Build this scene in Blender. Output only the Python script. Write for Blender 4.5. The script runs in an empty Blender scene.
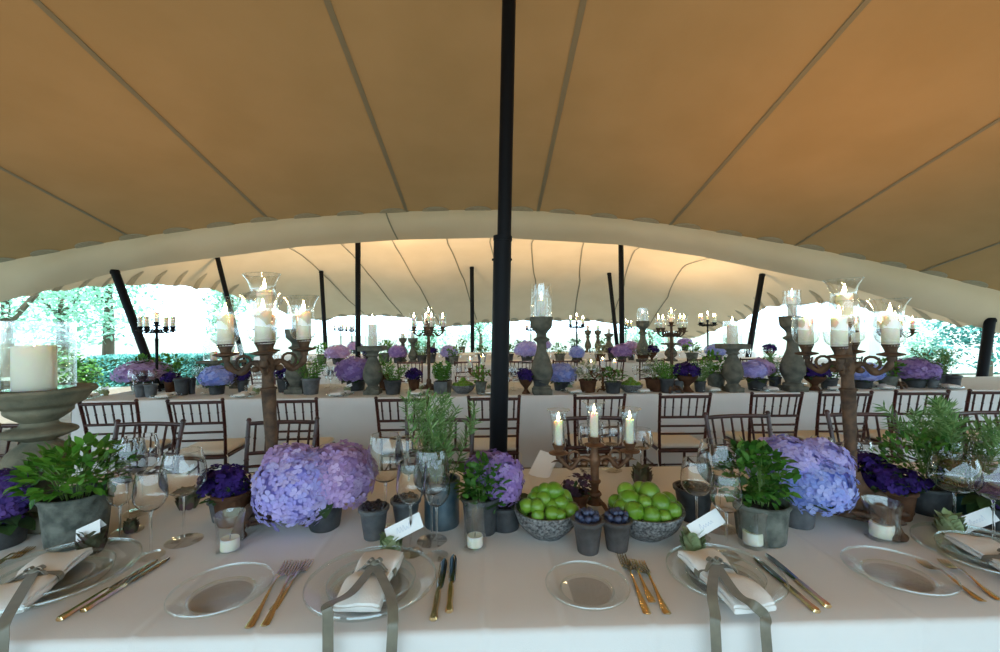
import bpy, math, random
from math import pi, sin, cos, sqrt, radians, atan, atan2
from mathutils import Vector, Matrix, Euler
random.seed(11)
SC = bpy.context.scene
COL = SC.collection
V = Vector

# ------------------------------------------------------------------ camera
F = 440.0                                   # focal length in pixels of the 1000x652 frame
CAM_LOC = V((0, 0, 1.45))
YAW, ROLL, PITCH = radians(1.3), radians(0.5), atan(2 / 440)
CAM_M = (Matrix.Rotation(-YAW, 4, 'Z') @ Matrix.Rotation(pi / 2 + PITCH, 4, 'X') @ Matrix.Rotation(-ROLL, 4, 'Z'))
cam_d = bpy.data.cameras.new('camera')
cam_d.sensor_width = 36; cam_d.lens = F / 1000 * 36; cam_d.clip_start = 0.02; cam_d.clip_end = 400
cam = bpy.data.objects.new('camera', cam_d); COL.objects.link(cam)
cam.matrix_world = Matrix.Translation(CAM_LOC) @ CAM_M
SC.camera = cam
FWD = (CAM_M.to_3x3() @ V((0, 0, -1)))

def ray(px, py):
    return CAM_M.to_3x3() @ V(((px - 500) / F, (326 - py) / F, -1))
def P(px, py, z=0.75):                      # a point of the photo on the horizontal plane z
    d = ray(px, py); return CAM_LOC + d * ((z - CAM_LOC.z) / d.z)
def Q(px, py, Y):                           # a point of the photo on the upright plane y = Y
    d = ray(px, py); return CAM_LOC + d * (Y / d.y)
def mpp(p):                                 # metres per pixel at a point
    return (p - CAM_LOC).dot(FWD) / F

# ------------------------------------------------------------------ mesh builder
class MB:
    def __init__(s): s.v = []; s.f = []
    def add(s, vs, fs, M=None):
        o = len(s.v)
        s.v += [tuple(M @ V(v)) if M else tuple(v) for v in vs]
        s.f += [tuple(i + o for i in f) for f in fs]
        return s
    def lathe(s, prof, n=24, M=None, ripple=None):
        vs = []; fs = []; rings = []
        for r, z in prof:
            if r < 1e-6: rings.append([len(vs)]); vs.append((0, 0, z))
            else:
                rings.append(list(range(len(vs), len(vs) + n)))
                for i in range(n):
                    a = 2 * pi * i / n; q = r * (1 + (ripple(a, z) if ripple else 0))
                    vs.append((q * cos(a), q * sin(a), z))
        for A, B in zip(rings, rings[1:]):
            if len(A) == 1 and len(B) == 1: continue
            for i in range(n):
                j = (i + 1) % n
                if len(A) == 1: fs.append((A[0], B[j], B[i]))
                elif len(B) == 1: fs.append((A[i], A[j], B[0]))
                else: fs.append((A[i], A[j], B[j], B[i]))
        return s.add(vs, fs, M)
    def box(s, c, d, M=None, taper=1.0):
        x, y, z = d[0] / 2, d[1] / 2, d[2] / 2; t = taper
        vs = [(-x, -y, -z), (x, -y, -z), (x, y, -z), (-x, y, -z), (-x * t, -y * t, z), (x * t, -y * t, z), (x * t, y * t, z), (-x * t, y * t, z)]
        vs = [(a + c[0], b + c[1], e + c[2]) for a, b, e in vs]
        return s.add(vs, [(0, 3, 2, 1), (4, 5, 6, 7), (0, 1, 5, 4), (1, 2, 6, 5), (2, 3, 7, 6), (3, 0, 4, 7)], M)
    def rbox(s, c, d, r=0.01, M=None):      # a box with rounded edges
        x, y, z = d[0] / 2, d[1] / 2, d[2] / 2; r = min(r, x * .99, y * .99, z * .99)
        lay = [(-z, r), (-z + r * .3, r * .3), (-z + r, 0), (z - r, 0), (z - r * .3, r * .3), (z, r)]
        vs = []; fs = []; n = 0
        for zz, ins in lay:
            ring = []
            for cx, cy, a0 in ((x - r, y - r, 0), (-x + r, y - r, pi / 2), (-x + r, -y + r, pi), (x - r, -y + r, 3 * pi / 2)):
                for k in range(4):
                    a = a0 + k * pi / 6; q = r - ins
                    ring.append((c[0] + cx + q * cos(a), c[1] + cy + q * sin(a), c[2] + zz))
            vs += ring; n = len(ring)
        for L in range(len(lay) - 1):
            for i in range(n):
                j = (i + 1) % n; fs.append((L * n + i, L * n + j, L * n + n + j, L * n + n + i))
        fs.append(tuple(range(n - 1, -1, -1))); fs.append(tuple(range((len(lay) - 1) * n, len(lay) * n)))
        return s.add(vs, fs, M)
    def tube(s, pts, r, n=8, caps=True, M=None, flat=1.0):
        pts = [V(p) for p in pts]; rs = r if isinstance(r, (list, tuple)) else [r] * len(pts)
        vs = []; fs = []; up = None
        for i, p in enumerate(pts):
            t = (pts[min(i + 1, len(pts) - 1)] - pts[max(i - 1, 0)]).normalized()
            if up is None:
                up = V((0, 0, 1)) if abs(t.z) < .9 else V((0, 1, 0))
            a = t.cross(up)
            if a.length < 1e-5: a = t.orthogonal()
            a.normalize(); b = a.cross(t).normalized(); up = b
            for k in range(n):
                q = 2 * pi * k / n; vs.append(p + a * (rs[i] * cos(q)) + b * (rs[i] * sin(q) * flat))
        for i in range(len(pts) - 1):
            for k in range(n):
                j = (k + 1) % n; fs.append((i * n + k, i * n + j, i * n + n + j, i * n + n + k))
        if caps:
            fs.append(tuple(range(n - 1, -1, -1))); e = (len(pts) - 1) * n; fs.append(tuple(range(e, e + n)))
        return s.add(vs, fs, M)
    def ell(s, c, r, nu=14, nv=9, M=None, bump=0):
        prof = []
        vs = []; fs = []
        vs.append((c[0], c[1], c[2] - r[2]))
        for j in range(1, nv):
            t = -pi / 2 + pi * j / nv
            for i in range(nu):
                a = 2 * pi * i / nu; q = 1 + bump * random.uniform(-1, 1)
                vs.append((c[0] + r[0] * cos(t) * cos(a) * q, c[1] + r[1] * cos(t) * sin(a) * q, c[2] + r[2] * sin(t) * q))
        vs.append((c[0], c[1], c[2] + r[2])); T = len(vs) - 1
        for i in range(nu):
            k = (i + 1) % nu
            fs.append((0, 1 + k, 1 + i)); fs.append((T, 1 + (nv - 2) * nu + i, 1 + (nv - 2) * nu + k))
            for j in range(nv - 2):
                a = 1 + j * nu; fs.append((a + i, a + k, a + nu + k, a + nu + i))
        return s.add(vs, fs, M)
    def grid(s, fn, nu, nv, M=None):
        vs = [fn(i / nu, j / nv) for j in range(nv + 1) for i in range(nu + 1)]
        fs = [(j * (nu + 1) + i, j * (nu + 1) + i + 1, (j + 1) * (nu + 1) + i + 1, (j + 1) * (nu + 1) + i) for j in range(nv) for i in range(nu)]
        return s.add(vs, fs, M)
    def leaf(s, base, d, nrm, L, W, n=3, bend=.25, fold=.15, tip=.05):
        d = V(d).normalized(); nrm = V(nrm); sd = d.cross(nrm)
        if sd.length < 1e-4: sd = d.orthogonal()
        sd.normalize(); nrm = sd.cross(d).normalized(); base = V(base)
        vs = []; fs = []
        for i in range(n + 1):
            t = i / n; w = W * .5 * max(sin(pi * (t * .93 + .05)) ** .8, tip)
            c = base + d * (L * (t - .12 * bend * t * t)) - nrm * (bend * L * t * t)
            vs += [c - sd * w + nrm * (fold * w), c, c + sd * w + nrm * (fold * w)]
        for i in range(n):
            a = i * 3; fs += [(a, a + 1, a + 4, a + 3), (a + 1, a + 2, a + 5, a + 4)]
        return s.add(vs, fs)
    def strap(s, pts, wdir, w, th=.0012):   # a ribbon through points, w wide along wdir (one vector or one per point)
        pts = [V(p) for p in pts]; n = len(pts); vs = []; fs = []
        for i, p in enumerate(pts):
            wd = V(wdir[i] if isinstance(wdir, list) else wdir).normalized()
            t = (pts[min(i + 1, n - 1)] - pts[max(i - 1, 0)]).normalized(); nn = wd.cross(t).normalized()
            for a, b in ((-1, -1), (1, -1), (1, 1), (-1, 1)): vs.append(p + wd * (a * w / 2) + nn * (b * th / 2))
        for i in range(n - 1):
            for k in range(4): fs.append((i * 4 + k, i * 4 + (k + 1) % 4, i * 4 + 4 + (k + 1) % 4, i * 4 + 4 + k))
        fs += [(3, 2, 1, 0), ((n - 1) * 4, (n - 1) * 4 + 1, (n - 1) * 4 + 2, (n - 1) * 4 + 3)]
        return s.add(vs, fs)
    def mesh(s, name, m, ang=45):
        me = bpy.data.meshes.new(name); me.from_pydata([tuple(v) for v in s.v], [], s.f); me.update()
        if ang:
            me.shade_smooth(); me.set_sharp_from_angle(angle=radians(ang))
        me.materials.append(m); return me

def bez(pts, n=6):                          # a smooth curve through points (Catmull-Rom)
    pts = [V(p) for p in pts]; out = []
    for i in range(len(pts) - 1):
        p0 = pts[max(i - 1, 0)]; p1 = pts[i]; p2 = pts[i + 1]; p3 = pts[min(i + 2, len(pts) - 1)]
        for k in range(n):
            t = k / n
            out.append(.5 * ((2 * p1) + (p2 - p0) * t + (2 * p0 - 5 * p1 + 4 * p2 - p3) * t * t + (3 * p1 - p0 - 3 * p2 + p3) * t ** 3))
    out.append(pts[-1]); return out
def lerp(a, b, t): return a + (b - a) * t
def smooth_prof(prof, n=4):
    c = bez([(r, 0, z) for r, z in prof], n); return [(max(p.x, 0), p.z) for p in c]
def rnd(a, b): return random.uniform(a, b)
def interp(xs, ys, x):
    if x <= xs[0]: return ys[0] + (ys[1] - ys[0]) / (xs[1] - xs[0]) * (x - xs[0])
    for i in range(len(xs) - 1):
        if x <= xs[i + 1]: return lerp(ys[i], ys[i + 1], (x - xs[i]) / (xs[i + 1] - xs[i]))
    return ys[-1] + (ys[-1] - ys[-2]) / (xs[-1] - xs[-2]) * (x - xs[-1])

# ------------------------------------------------------------------ materials
MATS = {}
def mat(name, col, rough=.6, metal=0, col2=None, ns=20, bump=0, bs=80, island=None, sss=0, spec=.5, sheen=0, trans=0, wave=None, mixc=None):
    m = bpy.data.materials.new(name); m.use_nodes = True; nt = m.node_tree; N = nt.nodes; L = nt.links
    b = N['Principled BSDF']; out = N['Material Output']
    b.inputs['Base Color'].default_value = (*col, 1); b.inputs['Roughness'].default_value = rough; b.inputs['Metallic'].default_value = metal
    b.inputs['Specular IOR Level'].default_value = spec
    tc = N.new('ShaderNodeTexCoord'); src = None
    if island:
        g = N.new('ShaderNodeNewGeometry'); r = N.new('ShaderNodeValToRGB')
        el = r.color_ramp.elements; el[0].color = (*island[0], 1); el[1].color = (*island[-1], 1)
        for i, c in enumerate(island[1:-1]):
            e = el.new((i + 1) / (len(island) - 1)); e.color = (*c, 1)
        L.new(g.outputs['Random Per Island'], r.inputs[0]); src = r.outputs[0]
    if col2:
        nz = N.new('ShaderNodeTexNoise'); nz.inputs['Scale'].default_value = ns; nz.inputs['Detail'].default_value = 5
        L.new(tc.outputs['Object'], nz.inputs['Vector'])
        rr = N.new('ShaderNodeValToRGB'); rr.color_ramp.elements[0].position = .36; rr.color_ramp.elements[1].position = .64
        L.new(nz.outputs['Fac'], rr.inputs[0])
        mx = N.new('ShaderNodeMix'); mx.data_type = 'RGBA'
        mx.inputs[6].default_value = (*col, 1); mx.inputs[7].default_value = (*col2, 1)
        L.new(rr.outputs[0], mx.inputs[0])
        if src:
            m2 = N.new('ShaderNodeMix'); m2.data_type = 'RGBA'; m2.inputs[0].default_value = mixc or .5
            L.new(src, m2.inputs[6]); L.new(mx.outputs[2], m2.inputs[7]); src = m2.outputs[2]
        else: src = mx.outputs[2]
    if src: L.new(src, b.inputs['Base Color'])
    if bump:
        n2 = N.new('ShaderNodeTexNoise'); n2.inputs['Scale'].default_value = bs; n2.inputs['Detail'].default_value = 4
        L.new(tc.outputs['Object'], n2.inputs['Vector'])
        bp = N.new('ShaderNodeBump'); bp.inputs['Strength'].default_value = bump; bp.inputs['Distance'].default_value = .01
        L.new(n2.outputs['Fac'], bp.inputs['Height']); L.new(bp.outputs[0], b.inputs['Normal'])
    if sss:
        b.inputs['Subsurface Weight'].default_value = sss; b.inputs['Subsurface Radius'].default_value = (.03, .018, .008)
        b.inputs['Subsurface Scale'].default_value = 1.0
    if sheen: b.inputs['Sheen Weight'].default_value = sheen
    if trans:
        t = N.new('ShaderNodeBsdfTranslucent'); mx3 = N.new('ShaderNodeMixShader'); mx3.inputs[0].default_value = trans
        if src: L.new(src, t.inputs[0])
        else: t.inputs[0].default_value = (*col, 1)
        L.new(b.outputs[0], mx3.inputs[1]); L.new(t.outputs[0], mx3.inputs[2]); L.new(mx3.outputs[0], out.inputs[0])
    MATS[name] = m; return m
def glass_mat(name, tint=(1, 1, 1), ior=1.5, rough=.02, haze=0):
    m = bpy.data.materials.new(name); m.use_nodes = True; nt = m.node_tree; N = nt.nodes; L = nt.links
    N.remove(N['Principled BSDF']); out = N['Material Output']
    t = N.new('ShaderNodeBsdfTransparent'); t.inputs[0].default_value = (*tint, 1)
    g = N.new('ShaderNodeBsdfGlossy'); g.inputs['Roughness'].default_value = rough; g.inputs[0].default_value = (1, 1, 1, 1)
    fr = N.new('ShaderNodeFresnel'); fr.inputs[0].default_value = ior
    # the same reflectance from the front and the back of a wall
    ge = N.new('ShaderNodeNewGeometry'); 
    iv = N.new('ShaderNodeMath'); iv.operation = 'MULTIPLY_ADD'; iv.inputs[1].default_value = 1 / ior - ior; iv.inputs[2].default_value = ior
    L.new(ge.outputs['Backfacing'], iv.inputs[0])
    # Blender's fresnel inverts the index on back faces: feed it the inverse there
    L.new(iv.outputs[0], fr.inputs[0])
    mx = N.new('ShaderNodeMixShader'); L.new(fr.outputs[0], mx.inputs[0]); L.new(t.outputs[0], mx.inputs[1]); L.new(g.outputs[0], mx.inputs[2])
    L.new(mx.outputs[0], out.inputs[0]); MATS[name] = m; return m
def glass_real(name):
    m = bpy.data.materials.new(name); m.use_nodes = True; b = m.node_tree.nodes['Principled BSDF']
    b.inputs['Base Color'].default_value = (1, 1, 1, 1); b.inputs['Roughness'].default_value = 0; b.inputs['IOR'].default_value = 1.5; b.inputs['Transmission Weight'].default_value = 1
    MATS[name] = m; return m
def emit_mat(name, col, s):
    m = bpy.data.materials.new(name); m.use_nodes = True; N = m.node_tree.nodes
    b = N['Principled BSDF']; b.inputs['Base Color'].default_value = (*col, 1)
    b.inputs['Emission Color'].default_value = (*col, 1); b.inputs['Emission Strength'].default_value = s
    MATS[name] = m; return m

LINEN = mat('white_linen', (.78, .77, .76), .85, col2=(.74, .73, .72), ns=3, bump=.09, bs=320, spec=.2, sheen=.1)
NAPK = mat('napkin_linen', (.84, .83, .81), .85, bump=.2, bs=300, spec=.2)
CANVAS = mat('tent_canvas_warm_dim', (.40, .262, .125), .9, col2=(.365, .238, .11), ns=1.6, bump=.08, bs=30, spec=.1, trans=.03)  # same cream canvas as the far one; warm, dim light put into its colour
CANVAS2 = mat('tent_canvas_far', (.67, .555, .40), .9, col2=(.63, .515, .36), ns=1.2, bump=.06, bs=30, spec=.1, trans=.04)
SEAM = mat('seam_tape', (.27, .25, .19), .85, spec=.1)
PATCH = mat('webbing_patch', (.46, .42, .33), .9, col2=(.40, .37, .29), ns=30, spec=.1)
BLACKP = mat('black_paint', (.004, .005, .008), .5, spec=.15)
WOOD = mat('mahogany', (.030, .008, .007), .30, col2=(.065, .016, .012), ns=14, bump=.05)
CUSH = mat('ivory_cushion', (.80, .74, .64), .9, bump=.15, bs=200, spec=.2)
GLASS = glass_mat('clear_glass', (.985, .995, .995), 1.7)
PLATE = glass_mat('plate_glass', (.985, .995, .995), 1.28, .03)
RIMG = glass_mat('glass_rim', (.93, .97, .97), 2.2, .05)
STEMGL = glass_real('stem_glass')
WAX = mat('candle_wax', (.90, .83, .70), .55, sss=.6)
FLAME = emit_mat('candle_flame', (1.0, .66, .30), 85)
WICK = mat('wick', (.02, .015, .01), .9)
RUST = mat('rusted_iron', (.05, .03, .02), .72, metal=.25, col2=(.14, .075, .04), ns=28, bump=.3, bs=90)
RUST2 = mat('brown_bronze', (.11, .05, .025), .55, metal=.4, col2=(.20, .095, .045), ns=30, bump=.25, bs=90)
STONE = mat('weathered_stone', (.085, .09, .075), .9, col2=(.17, .165, .135), ns=12, bump=.4, bs=60, spec=.2)
STONE2 = mat('pedestal_stone', (.11, .115, .085), .85, col2=(.24, .215, .15), ns=9, bump=.35, bs=50, spec=.25)
ZINC = mat('zinc', (.085, .095, .105), .45, metal=.35, col2=(.16, .17, .18), ns=18, bump=.15, bs=60)
ZINCD = mat('dark_zinc', (.032, .035, .04), .5, metal=.3, col2=(.07, .075, .08), ns=18, bump=.2, bs=60)
MOSS = mat('mossy_zinc', (.06, .07, .06), .75, metal=.1, col2=(.17, .18, .155), ns=22, bump=.5, bs=50)
TERRA = mat('old_terracotta', (.06, .026, .014), .85, col2=(.13, .06, .03), ns=14, bump=.35, bs=60, spec=.2)
SOIL = mat('soil', (.018, .012, .009), .95, bump=1, bs=120)
SPECK = mat('speckled_stoneware', (.03, .033, .037), .5, col2=(.26, .26, .26), ns=110, bump=.6, bs=110)
LIME = mat('lime_peel', (.085, .20, .010), .28, col2=(.16, .29, .03), ns=9, bump=.12, bs=220)
BLUEB = mat('blueberry_skin', (.018, .022, .06), .45, col2=(.06, .075, .14), ns=60)
DARKB = mat('dark_berry', (.010, .007, .010), .4, bump=.5, bs=200)
HYD_B = mat('hydrangea_blue_lilac', (.36, .33, .80), .7, island=[(.34, .33, .80), (.56, .50, .90), (.72, .66, .95), (.42, .45, .90)], col2=(.60, .46, .80), ns=7, mixc=.4, trans=.25, spec=.2)
HYD_M = mat('hydrangea_mauve', (.48, .30, .60), .7, island=[(.42, .26, .56), (.60, .40, .70), (.74, .55, .80), (.50, .38, .74)], col2=(.46, .38, .78), ns=7, mixc=.35, trans=.25, spec=.2)
HYD_K = mat('hydrangea_clear_blue', (.26, .34, .82), .7, island=[(.24, .34, .80), (.40, .50, .92), (.60, .66, .96), (.34, .38, .86)], col2=(.42, .38, .78), ns=7, mixc=.35, trans=.25, spec=.2)
HYD_P = mat('hydrangea_purple', (.28, .14, .50), .7, island=[(.26, .16, .42), (.40, .26, .55), (.52, .38, .64)], col2=(.26, .2, .6), ns=9, mixc=.35, trans=.2, spec=.2)
HYD_D = mat('hydrangea_deep_violet', (.10, .05, .26), .7, island=[(.06, .035, .20), (.12, .06, .30), (.17, .09, .36)], trans=.2, spec=.2)
VIOLA = mat('violet_petals', (.04, .012, .16), .7, island=[(.012, .006, .05), (.03, .012, .13), (.06, .025, .22)], trans=.2, spec=.2)
LEAFB = mat('basil_green', (.10, .28, .04), .45, island=[(.03, .13, .012), (.08, .26, .025), (.17, .40, .05)], trans=.3)
LEAFG = mat('parsley_green', (.06, .2, .03), .5, island=[(.02, .08, .01), (.05, .18, .02), (.12, .31, .045)], trans=.3)
LEAFR = mat('rosemary_green', (.12, .24, .08), .55, island=[(.07, .18, .045), (.14, .29, .08), (.28, .44, .18)], trans=.25)
LEAFS = mat('silver_green', (.3, .36, .24), .6, island=[(.22, .28, .17), (.34, .41, .28), (.45, .50, .38)], trans=.25)
LEAFD = mat('dark_leaf', (.035, .07, .02), .55, island=[(.02, .05, .015), (.05, .11, .03)], trans=.2)
STEMG = mat('green_stem', (.14, .24, .06), .6)
ARTI = mat('artichoke_green', (.28, .38, .16), .6, island=[(.22, .32, .12), (.33, .43, .2), (.40, .48, .26)], col2=(.34, .24, .26), ns=16, mixc=.25)
ARTID = mat('artichoke_dark', (.08, .09, .05), .6, island=[(.06, .07, .035), (.12, .12, .07), (.12, .06, .07)])
CARD = mat('white_card', (.86, .87, .88), .7, spec=.2)
INK = mat('blue_grey_ink', (.45, .50, .64), .7)
RIBBON = mat('olive_ribbon', (.15, .14, .105), .40, col2=(.19, .175, .13), ns=40, sheen=.3)
SILVER = mat('cutlery_silver', (.82, .76, .64), .16, metal=1)
SILVER_WARM = mat('cutlery_silver_warm', (.86, .66, .36), .2, metal=1)  # silver, with the canopy's warm reflection put into the colour
BLADE = mat('knife_blade', (.42, .43, .44), .12, metal=1)  # steel darkened: its dark reflections are put into the colour
GLASSB = glass_mat('blue_bottle_glass', (.25, .5, .62), 1.5)
# ------------------------------------------------------------------ things and their parts
class T:
    def __init__(s, name, mesh=None, kids=(), **kw):
        s.name = name; s.mesh = mesh; s.kids = list(kids); s.label = kw.get('label'); s.kw = kw
def part(name, mb, m, kids=(), ang=45, label=None, stuff=False):
    return T(name, mb.mesh(name, MATS[m] if isinstance(m, str) else m, ang), kids, label=label, stuff=stuff)
def spawn(t, loc=(0, 0, 0), rz=0, s=1, label=None, cat=None, group=None, parent=None, rot=None):
    o = bpy.data.objects.new(t.name, t.mesh); COL.objects.link(o)
    if parent: o.parent = parent
    else:
        o.location = loc; o.rotation_euler = rot or (0, 0, rz)
        o.scale = s if isinstance(s, (tuple, list)) else (s, s, s)
    if label or t.label: o['label'] = label or t.label
    if cat: o['category'] = cat
    if group: o['group'] = group
    if t.kw.get('stuff'): o['kind'] = 'stuff'
    for k in t.kids: spawn(k, parent=o)
    return o
def struct(name, mb, m, parent=None, ang=45, label=None):
    o = bpy.data.objects.new(name, mb.mesh(name, MATS[m] if isinstance(m, str) else m, ang)); COL.objects.link(o)
    if parent: o.parent = parent
    else: o['kind'] = 'structure'
    if label: o['label'] = label
    return o
TABLES = []
def on_table(p):                             # keep a thing on the table it stands on
    for a, c, x0 in TABLES:
        if a - 1.2 < p.y < c + .9: y = min(max(p.y, a + .09), c - .1); p.x *= y / p.y; p.y = y; p.x = max(p.x, x0 + .08); break
    return p
def put(t, px, py, hpx=None, wpx=None, label=None, cat=None, group=None, rz=0, z=.75, h=None, w=None, s=None, tilt=None):
    """stand a thing with its base at pixel (px, py) of plane z; hpx / wpx: its size in pixels there"""
    p = P(px, py, z); k = mpp(p)
    if z == .75: p = on_table(p)
    if s is None:
        sz = hpx * k / t.kw['h'] if hpx else None; sx = wpx * k / t.kw['w'] if wpx else None
        sz = sz or sx; sx = sx or sz; s = (sx, sx, sz)
    return spawn(t, p, rz, s, label, cat, group)

# ---- glassware
def wine_glass(h=.24, r=.046, bowl=.115, mouth=.8):
    zb = h - bowl; b = MB()
    out = smooth_prof([(.005, zb), (r * .55, zb + bowl * .08), (r * .93, zb + bowl * .27), (r, zb + bowl * .45), (r * .93, zb + bowl * .75), (r * mouth, h)], 4)
    inn = [(max(q - .0014, 0.001), z + (.003 if i < 4 else 0)) for i, (q, z) in enumerate(out)]
    b.lathe(out + inn[::-1] + [(0, inn[0][1])], 28)
    st = MB().lathe([(.0036, .006), (.0032, zb * .5), (.0036, zb * .9), (.006, zb + .002)], 10)
    ft = MB().lathe([(0, 0), (r * .82, 0), (r * .84, .002), (r * .5, .004), (.006, .009), (0, .009)], 28)
    rm = MB(); rm.tube([(r * mouth * cos(2 * pi * k / 28), r * mouth * sin(2 * pi * k / 28), h) for k in range(29)], .0013, 6)
    return T('wine_glass', None, [part('bowl', b, STEMGL, [part('rim', rm, RIMG)]), part('stem', st, STEMGL), part('foot', ft, GLASS)], h=h, w=2 * r)
def tumbler(r=.037, h=.13, flare=1.08, waist=.92, thick=.0025):
    out = smooth_prof([(r * .9, 0), (r, .006), (r * waist, h * .45), (r * waist * 1.02, h * .7), (r * flare, h)], 4)
    inn = [(q - thick, z) for q, z in out[::-1]]; inn = [(q, max(z, .006)) for q, z in inn]
    return MB().lathe([(0, 0)] + out + inn + [(0, .006)], 28)
def flame(z, s=1.0):
    return part('flame', MB().lathe([(0, z), (.0045 * s, z + .005 * s), (.0058 * s, z + .011 * s), (.004 * s, z + .021 * s), (.0015 * s, z + .031 * s), (0, z + .036 * s)], 8), FLAME)
def candle(r=.022, h=.10, lit=True, fs=1.0, m=None):
    b = MB().lathe([(0, 0), (r * .98, 0), (r, .002), (r, h - .003), (r * .93, h), (r * .75, h - .002), (.004, h - .005), (0, h - .005)], 20)
    w = MB().tube([(0, 0, h - .006), (.0006, 0, h + .002), (.0012, 0, h + .007)], .0012, 5)
    k = [part('wick', w, WICK)]
    if lit: k.append(flame(h + .003, fs))
    t = part('candle', b, m or WAX, k); t.kw.update(h=h, w=2 * r); return t

# ---- flowers and herbs
def floret(b, c, n, L):
    n = V(n).normalized(); u = n.orthogonal().normalized(); v = n.cross(u); a0 = rnd(0, pi)
    vs = [V(c)]; fs = []
    for k in range(4):
        a = a0 + k * pi / 2 + rnd(-.15, .15); d = u * cos(a) + v * sin(a); s = n.cross(d); up = rnd(.0, .35); l = L * rnd(.85, 1.1)
        o = len(vs)
        p1 = c + d * (l * .5) + n * (l * up * .45); p2 = c + d * (l * .85) + n * (l * up * .5); p3 = c + d * l + n * (l * up * .4)
        w1, w2 = l * .42, l * .44
        vs += [p1 - s * w1 + n * l * .05, p1, p1 + s * w1 + n * l * .05, p2 - s * w2 + n * l * .02, p2, p2 + s * w2 + n * l * .02, p3 - s * l * .16, p3 + s * l * .16]
        fs += [(0, o + 1, o), (0, o + 2, o + 1), (o, o + 1, o + 4, o + 3), (o + 1, o + 2, o + 5, o + 4), (o + 3, o + 4, o + 6), (o + 4, o + 7, o + 6), (o + 4, o + 5, o + 7)]
    b.add(vs, fs)
def mophead(c, r, n, L, m, name='flower_head', low=-.8):
    b = MB(); c = V(c)
    b.ell(c, [q * .86 for q in r], 14, 9)
    for i in range(n):
        z = 1 - (1 - low) * (i + .5) / n; q = sqrt(max(0, 1 - z * z)); a = i * 2.39996
        d = V((q * cos(a), q * sin(a), z)); k = rnd(.92, 1.03) + .04 * sin(a * 3 + z * 5)
        p = c + V((d.x * r[0], d.y * r[1], d.z * r[2])) * k
        nn = (V((d.x / r[0], d.y / r[1], d.z / r[2])).normalized() + V((rnd(-.4, .4), rnd(-.4, .4), rnd(-.3, .4)))).normalized()
        floret(b, p, nn, L * rnd(.85, 1.15))
    return part(name, b, m, ang=None)
def pot(rt, rb, h, m, n=28, rim=.006, wall=.006, name='pot', M=None, lip=True):
    pr = [(0, 0), (rb * .97, 0), (rb, .003)]
    for k in range(1, 6): pr.append((lerp(rb, rt, k / 6), h * k / 6))
    pr += [(rt, h - rim * 2.2), (rt + (rim * .7 if lip else 0), h - rim * 2), (rt + (rim * .8 if lip else 0), h - rim * .4), (rt, h), (rt - wall, h - .002), (rt - wall - .002, h * .82), (0, h * .8)]
    return part(name, MB().lathe(pr, n, M), m)
def soil(r, z): return part('soil', MB().lathe([(r, z - .004), (r * .8, z + .003), (r * .4, z + .007), (0, z + .008)], 16), SOIL)
def bush(n, c, r, L, W, m, name='foliage', up=.5, droop=.3, seg=3, stems=14, base=None):
    b = MB(); c = V(c); base = V(base) if base else c - V((0, 0, r[2]))
    for i in range(n):
        while True:
            d = V((rnd(-1, 1), rnd(-1, 1), rnd(-.75, 1)))
            if .25 < d.length < 1: break
        p = c + V((d.x * r[0], d.y * r[1], d.z * r[2])); o = (V((d.x, d.y, d.z * .6 + up)) + V((rnd(-.6, .6), rnd(-.6, .6), rnd(-.4, .5)))).normalized()
        nn = V((d.x * .4 + rnd(-.4, .4), d.y * .4 + rnd(-.4, .4), 1))
        b.leaf(p, o, nn, L * rnd(.6, 1.15), W * rnd(.7, 1.1), seg, droop * rnd(.5, 1.4))
    k = part(name, b, m, ang=None)
    st = MB()
    for i in range(stems):
        a = rnd(0, 2 * pi); q = rnd(.2, .8)
        e = c + V((r[0] * q * cos(a), r[1] * q * sin(a), r[2] * rnd(0, .7)))
        st.tube([base + V((cos(a), sin(a), 0)) * r[0] * .25 * q, lerp(base, e, .55) + V((0, 0, r[2] * .15)), e], [.0018, .0015, .001], 5)
    return [k, part('stems', st, STEMG)]
def sprigs(n, base, rb, h, spread, m, name='foliage', L=.03, W=.004, step=.014, lean=(0, 0)):
    b = MB(); st = MB(); base = V(base)
    for i in range(n):
        a = rnd(0, 2 * pi); q = sqrt(rnd(0, 1)); hh = h * rnd(.6, 1.05)
        p0 = base + V((cos(a), sin(a), 0)) * rb * q * .8
        tip = p0 + V((cos(a) * spread * q + lean[0] * hh + rnd(-.03, .03) * h, sin(a) * spread * q + lean[1] * hh, hh))
        mid = lerp(p0, tip, .5) + V((rnd(-.02, .02), rnd(-.02, .02), hh * .08)) * (h / .2)
        pts = bez([p0, mid, tip], 5); st.tube(pts, [.0016] * (len(pts) - 1) + [.0007], 5)
        ln = sum((pts[k + 1] - pts[k]).length for k in range(len(pts) - 1)); cnt = int(ln / step); 
        for k in range(cnt):
            t = (.12 + .88 * k / cnt) * (len(pts) - 1.001); j = int(t); p = lerp(pts[j], pts[j + 1], t - j); ax = (pts[j + 1] - pts[j]).normalized()
            for sgn in range(3):
                aa = rnd(0, 2 * pi); u = ax.orthogonal().normalized(); v = ax.cross(u)
                d = (ax * rnd(.5, 1.1) + (u * cos(aa) + v * sin(aa))).normalized()
                b.leaf(p, d, u + V((0, 0, .5)), L * rnd(.7, 1.1), W, 2, rnd(-.1, .3), .05)
    return [part(name, b, m, ang=None), part('stems', st, STEMG)]
def flower_clump(n, c, r, L, m, name='blossoms'):
    b = MB(); c = V(c)
    for i in range(n):
        while True:
            d = V((rnd(-1, 1), rnd(-1, 1), rnd(-.5, 1)))
            if .45 < d.length < 1: break
        floret(b, c + V((d.x * r[0], d.y * r[1], d.z * r[2])), d + V((rnd(-.5, .5), rnd(-.5, .5), .4)), L * rnd(.8, 1.2))
    return part(name, b, m, ang=None)
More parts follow.
